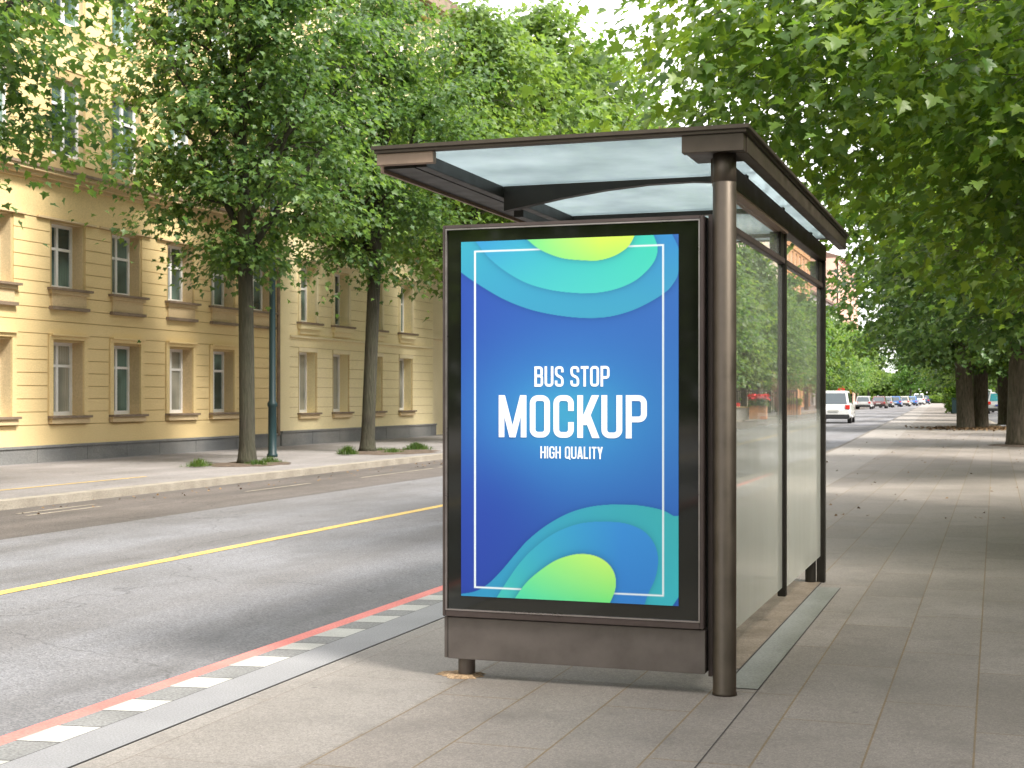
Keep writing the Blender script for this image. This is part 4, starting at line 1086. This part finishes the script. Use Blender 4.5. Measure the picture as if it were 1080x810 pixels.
MB().lathe([(.05, 0), (.05, 2.6)], 0, 0, 10).build('pole', M['bronze_dark'], q)
MB().box(-.5, .5, -.06, .06, 1.8, 2.9).build('board', M['yellow_sign'], q, bevel=.02)

# ---------------------------------------------------------------- terrace things seen through the glass
tw = thing('low_wall', 'low whitish wall under the bicycle, seen through the first pane', 'wall', (-15.1, 85, 0))
MB().box(-1.2, 1.15, -.15, .15, 0, .72).build('wall', M['white_wall'], tw, bevel=.01)
MB().box(-1.25, 1.2, -.2, .2, .72, .79).build('coping', M['trim'], tw, bevel=.01)
def planter(x, y, w, label, red=True):
    q = thing('flower_planter', label, 'planter', (x, y, 0), 0, 'wooden flower planters')
    b = MB()
    for k in range(4): b.box(-w/2, w/2, -.3, .3, .04+k*.19, .04+k*.19+.18)
    b.box(-w/2-.02, w/2+.02, -.32, .32, .79, .84); b.build('box', M['wood'], q, bevel=.006)
    MB().box(-w/2+.03, w/2-.03, -.27, .27, .70, .80).build('soil', M['soil'], q)
    rng = np.random.default_rng(int(y*3)); n = 900
    cen = rng.uniform(-1, 1, (n, 3))*np.array([w*.55, .35, .22])+np.array([0, 0, 1.0])
    V, F = leaves(rng, cen, rng.normal(0, 1, (n, 3)), np.full(n, .13), 'far'); link(bpy.data.objects.new('foliage', mesh_np('foliage', V, F, [M['leaf_light']])), q)
    if red:
        n = 260; cen = rng.uniform(-1, 1, (n, 3))*np.array([w*.6, .35, .16])+np.array([0, 0, 1.32])
        V, F = leaves(rng, cen, rng.normal(0, 1, (n, 3)), np.full(n, .16), 'mid'); link(bpy.data.objects.new('blossoms', mesh_np('blossoms', V, F, [M['flower']])), q)
planter(-13.35, 85.0, 1.0, 'wooden planter of red flowers, seen through the first pane by the mullion')
planter(-13.9, 104, 1.2, 'wooden planter with green leaves, seen through the second pane', False)
# bicycle
bk = thing('bicycle', 'parked bicycle with a red bag, seen through the first glass pane', 'bicycle', (-15.2, 86.0, 0))
def wheel(cx, z, r, parent):
    t_ = MB(); t_.tube([(cx+r*math.cos(a), 0, z+r*math.sin(a)) for a in [2*PI*k/28 for k in range(29)]], .022, 8, cap=False); wo = t_.build('wheel', M['rubber'], parent)
    s_ = MB(); s_.tube([(cx, -.04, z), (cx, .04, z)], .025, 8)
    for k in range(12):
        a = PI*2*k/12; s_.tube([(cx, 0, z), (cx+r*math.cos(a), 0, z+r*math.sin(a))], .004, 4)
    s_.build('spokes', M['rim'], wo)
wheel(-.52, .34, .33, bk); wheel(.52, .34, .33, bk)
f = MB()
for a, b2 in (((-.52,0,.34),(-.15,0,.32)), ((-.15,0,.32),(-.28,0,.85)), ((-.15,0,.32),(.34,0,.82)), ((-.27,0,.80),(.33,0,.84)), ((-.52,0,.34),(-.27,0,.80)), ((.52,0,.34),(.32,0,.98))): f.tube([a, b2], .018, 8)
f.build('frame', M['rim'], bk); MB().tube([(.32,-.28,1.02), (.30,0,.98), (.32,.28,1.02)], .014, 8).build('handlebar', M['black_plastic'], bk)
MB().box(-.42, -.16, -.07, .07, .88, .93).build('saddle', M['black_plastic'], bk, bevel=.02)
MB().box(.22, .56, -.16, .16, .70, 1.0).build('bag', M['red_sign'], bk, bevel=.03)
# terrace fence
fe = thing('terrace_fence', 'dark slatted terrace fence behind the bicycle, seen through the glass', 'fence', (-16.8, 92, 0))
p = MB()
for k in range(60): p.box(-2.5+k*.12, -2.5+k*.12+.035, -.02, .02, .15, 1.7)
p.build('slats', M['bronze_dark'], fe)
p = MB(); p.box(-2.6, 4.8, -.04, .04, 1.7, 1.78); p.box(-2.6, 4.8, -.03, .03, .08, .14); p.build('rail', M['bronze_mauve'], fe)
for x in (-2.6, -.1, 2.3, 4.8): MB().box(x-.04, x+.04, -.045, .045, 0, 1.8).build('post', M['bronze_dark'], fe)

# ---------------------------------------------------------------- vehicles
def vehicle(name, label, cat, x, y, paint, Lx, W, H, kind='hatch', rz=0.0, glass='car_glass', plate='plate', group=None, trim=True):
    """origin at the ground under the rear bumper centre; nose towards +Y"""
    root = thing(name, label, cat, (x, y, -.10), rz, group)
    w = W/2; belt = H*.56; wr = .33 if H > 1.6 else .31
    # lower body: lofted stations (y, half width, z bottom, z top)
    if kind in ('van', 'hatch'):
        st = [(0, w*.90, .42, belt*.72), (.06, w*.97, .30, belt*.96), (.35, w, .24, belt*1.02), (Lx*.35, w, .22, belt), (Lx*.70, w, .22, belt*.98), (Lx*.86, w*.97, .24, belt*.88), (Lx*.97, w*.90, .30, belt*.74), (Lx, w*.80, .40, belt*.58)]
        gb = (.10, Lx*.76); gt = (.38, Lx*.58)
    else:
        st = [(0, w*.86, .42, belt*.74), (.07, w*.95, .30, belt*.95), (.5, w, .24, belt*1.0), (Lx*.35, w, .22, belt), (Lx*.70, w, .22, belt*.98), (Lx*.86, w*.97, .24, belt*.88), (Lx*.97, w*.90, .30, belt*.74), (Lx, w*.78, .40, belt*.58)]
        gb = (Lx*.13, Lx*.74); gt = (Lx*.27, Lx*.55)
    b = MB(); n0 = 0; rings = []
    for (yy_, ww_, z0, z1) in st:
        zm = z0+(z1-z0)*.62
        rings.append([(-ww_*.80, yy_, z0), (-ww_*.985, yy_, z0+.10), (-ww_, yy_, zm), (-ww_*.93, yy_, z1-.03), (-ww_*.80, yy_, z1), (ww_*.80, yy_, z1), (ww_*.93, yy_, z1-.03), (ww_, yy_, zm), (ww_*.985, yy_, z0+.10), (ww_*.80, yy_, z0)])
    for r in rings: b.v += r
    for i in range(len(rings)-1):
        for k in range(10):
            a = i*10+k; c_ = i*10+(k+1) % 10; b.f.append((a, c_, c_+10, a+10)); b.m.append(0)
    b.f.append(tuple(range(10))); b.m.append(0); b.f.append(tuple(reversed(range((len(rings)-1)*10, len(rings)*10)))); b.m.append(0)
    # greenhouse frustum
    zb_, zt = belt*.985, H; wb, wt = w*.90, w*.74; n = len(b.v); mid = (gt[0]+gt[1])/2
    G = [(-wb, gb[0], zb_), (wb, gb[0], zb_), (wb, gb[1], zb_), (-wb, gb[1], zb_), (-wt, gt[0], zt-.03), (wt, gt[0], zt-.03), (wt, gt[1], zt-.03), (-wt, gt[1], zt-.03), (-wt*.9, gt[0]+.15, zt), (wt*.9, gt[0]+.15, zt), (wt*.9, gt[1]-.2, zt), (-wt*.9, gt[1]-.2, zt)]
    b.v += G
    for f_ in ((0,1,5,4), (1,2,6,5), (2,3,7,6), (3,0,4,7), (4,5,9,8), (5,6,10,9), (6,7,11,10), (7,4,8,11), (8,9,10,11)): b.f.append(tuple(n+i for i in f_)); b.m.append(0)
    b.build('body', M[paint], root, bevel=.012)
    G = [Vector(g_) for g_ in G]
    def win(name_, i0, i1, i2, i3, u0, u1, v0, v1, nrm, m='car_glass'):
        P = []
        for u, v in ((u0, v0), (u1, v0), (u1, v1), (u0, v1)):
            lo = G[i0].lerp(G[i1], u); hi = G[i3].lerp(G[i2], u); P.append(lo.lerp(hi, v)+Vector(nrm)*.016)
        q = MB(); q.quad(*[tuple(p_) for p_ in P]); q.quad(*[tuple(p_-Vector(nrm)*.01) for p_ in reversed(P)]); q.build(name_, M[m], root)
    win('rear_window', 0, 1, 5, 4, .07, .93, .10, .88, (0, -1, .25), glass)
    win('windscreen', 3, 2, 6, 7, .05, .95, .08, .92, (0, 1, .4))
    for s_, ii in ((1, (1, 2, 6, 5)), (-1, (0, 3, 7, 4))):
        for u0, u1 in ((.06, .30), (.33, .60), (.63, .90)): win('side_window', *ii, u0, u1, .10, .88, (s_, 0, .3))
    for s_ in (-1, 1):
        q = MB(); q.box(min(s_*w*.66, s_*w*.93), max(s_*w*.66, s_*w*.93), -.015 if kind != 'sedan' else -.01, .14, belt*.78, belt*1.02 if kind != 'sedan' else belt*.93); q.build('tail_light', M['tail'], root, bevel=.015)
        q = MB(); q.box(min(s_*w*.55, s_*w*.84), max(s_*w*.55, s_*w*.84), Lx-.14, Lx+.0, belt*.55, belt*.72); q.build('headlight', M['head'], root, bevel=.015)
        q = MB(); a, c_ = sorted((s_*w*.96, s_*(w*.96+.19))); q.box(a, c_, gb[1]-.28, gb[1]-.12, belt+.02, belt+.17); q.build('wing_mirror', M[paint], root, bevel=.02)
    q = MB(); q.box(-w*.90, w*.90, -.06, .10, .28, .50); q.build('rear_bumper', M['black_plastic' if trim else paint], root, bevel=.03)
    q = MB(); q.box(-.27, .27, -.035, .0, belt*.66, belt*.66+.12); q.build('number_plate', M[plate], root)
    for yy_ in (Lx*.19, Lx*.80):
        for s_ in (-1, 1):
            t_ = MB(); xo = s_*(w-.01); t_.tube([(xo-s_*.22, yy_, wr), (xo-s_*.02, yy_, wr), (xo, yy_, wr)], [wr, wr, wr*.93], 24); wo = t_.build('wheel', M['rubber'], root)
            r_ = MB(); r_.tube([(xo-s_*.02, yy_, wr), (xo+s_*.006, yy_, wr)], [wr*.64, wr*.60], 16); r_.build('rim', M['rim'], wo)
    return root
for nm, c in (('paint_white', (.72,.72,.71)), ('paint_silver', (.42,.43,.44)), ('paint_dark_red', (.16,.05,.05)), ('paint_blue', (.03,.14,.42)), ('paint_beige', (.52,.48,.42)), ('paint_navy', (.02,.05,.14)), ('paint_grey', (.22,.22,.23))):
    M[nm] = plain(nm, c, .28, 0, None, .6)
vehicle('white_van', 'white people carrier driving away, next to the shelter rear post', 'van', -8.45, 80.2, 'paint_white', 4.6, 1.86, 1.80, 'van', R(2))
PG = 'cars parked along the far kerb'
def pcar(px_slope, yv, *a, **k): return vehicle('parked_car', *a[:1], 'car', px_slope*yv, yv, *a[1:], group=PG, **k)
pcar(-.0858, 170, 'silver estate car, nearest of the parked row', 'paint_silver', 4.5, 1.85, 1.52, 'hatch')
pcar(-.0757, 182, 'dark red and grey saloon with a long tail, second in the parked row', 'paint_dark_red', 4.6, 1.85, 1.5, 'sedan')
pcar(-.0708, 194, 'pale grey car just beyond the dark red saloon', 'paint_grey', 4.4, 1.8, 1.48, 'sedan')
pcar(-.0648, 206, 'bright blue hatchback in the parked row', 'paint_blue', 4.2, 1.8, 1.5, 'hatch')
pcar(-.0592, 216, 'beige hatchback beyond the bright blue one', 'paint_beige', 4.2, 1.8, 1.5, 'hatch')
pcar(-.0540, 232, 'second blue car, beyond the beige hatchback', 'paint_blue', 4.3, 1.8, 1.5, 'sedan')
pcar(-.0492, 246, 'tall white van-like car near the end of the parked row', 'paint_white', 4.6, 1.9, 1.95, 'van')
pcar(-.0455, 262, 'navy car at the end of the parked row', 'paint_navy', 4.3, 1.8, 1.6, 'hatch')
vehicle('parked_people_carrier', 'silver people carrier with a teal rear window between the right trunks', 'car', .25, 128, 'paint_silver', 4.7, 1.9, 1.85, 'van', 0, 'car_glass_teal', 'plate_blue', 'cars in the service road')
vehicle('parked_white_van', 'taller white van just ahead of the silver people carrier', 'van', -1.1, 139, 'paint_white', 5.0, 2.0, 2.15, 'van', 0, group='cars in the service road')
vehicle('parked_car', 'dark teal car at the far end of the pavement', 'car', -13.2, 296, 'paint_navy', 4.4, 1.85, 1.5, 'sedan', R(75))
for k, y in enumerate((14, 34, 52, 170)):
    vehicle('parked_car', ['red hatchback parked across the service road', 'white hatchback parked across the service road', 'silver saloon parked across the service road', 'red van far down the service road'][k], 'car', 6.9+bend(y), y, ['paint_dark_red', 'paint_white', 'paint_silver', 'paint_dark_red'][k], 4.4, 1.8, 1.5, ['hatch', 'hatch', 'sedan', 'hatch'][k], group='cars in the service road')

# ---------------------------------------------------------------- light, sky, camera
scn = bpy.context.scene
wd = bpy.data.worlds.new("World"); scn.world = wd; wd.use_nodes = True
nt = wd.node_tree; bg = nt.nodes['Background']
sky = nt.nodes.new('ShaderNodeTexSky'); sky.sky_type = 'NISHITA'; sky.sun_disc = False
EL, AZ = 50, 112      # azimuth clockwise from +Y
sky.sun_elevation = R(EL); sky.sun_rotation = R(AZ); sky.dust_density = 3.5; sky.air_density = 1.0; sky.ozone_density = 1.0
tc = nt.nodes.new('ShaderNodeTexCoord'); nz = nt.nodes.new('ShaderNodeTexNoise'); nz.inputs['Scale'].default_value = 2.2; nz.inputs['Detail'].default_value = 7
mp = nt.nodes.new('ShaderNodeMapping'); mp.inputs['Scale'].default_value = (1, 1, 2.6)
nt.links.new(tc.outputs['Generated'], mp.inputs[0]); nt.links.new(mp.outputs[0], nz.inputs['Vector'])
rp = nt.nodes.new('ShaderNodeValToRGB'); rp.color_ramp.elements[0].position = .28; rp.color_ramp.elements[1].position = .52
rp.color_ramp.elements[0].color = (.45, .45, .45, 1); rp.color_ramp.elements[1].color = (1, 1, 1, 1)
nt.links.new(nz.outputs[0], rp.inputs[0])
mx = nt.nodes.new('ShaderNodeMix'); mx.data_type = 'RGBA'; mx.inputs[7].default_value = (9.0, 8.8, 8.9, 1)
nt.links.new(rp.outputs[0], mx.inputs[0]); nt.links.new(sky.outputs[0], mx.inputs[6]); nt.links.new(mx.outputs[2], bg.inputs[0])
bg.inputs[1].default_value = .15
sl = bpy.data.lights.new('sun', 'SUN'); sl.energy = 3.9; sl.angle = R(13); sl.color = (1, .95, .87)
so = bpy.data.objects.new('sun', sl); C.objects.link(so)
dv = Vector((math.sin(R(AZ))*math.cos(R(EL)), math.cos(R(AZ))*math.cos(R(EL)), math.sin(R(EL))))
so.rotation_euler = dv.to_track_quat('Z', 'Y').to_euler()
cam = bpy.data.cameras.new('camera'); co_ = bpy.data.objects.new('camera', cam); C.objects.link(co_)
cam.sensor_width = 36; cam.lens = 36*1505/1080; cam.shift_y = 13/1080
cam.clip_end = 3000; cam.clip_start = .05
co_.location = (0, 0, 1.4); co_.rotation_euler = (R(90), 0, math.atan(510/1505)); scn.camera = co_
cam.dof.use_dof = True; cam.dof.focus_distance = 8.0; cam.dof.aperture_fstop = 10.0
scn.view_settings.view_transform = 'Standard'; scn.view_settings.look = 'None'; scn.view_settings.exposure = 1.12; scn.view_settings.gamma = 1
scn.cycles.max_bounces = 7; scn.cycles.transparent_max_bounces = 16; scn.cycles.diffuse_bounces = 4; scn.cycles.glossy_bounces = 4; scn.cycles.transmission_bounces = 5
scn.cycles.sample_clamp_indirect = 6; scn.cycles.caustics_reflective = False; scn.cycles.caustics_refractive = False
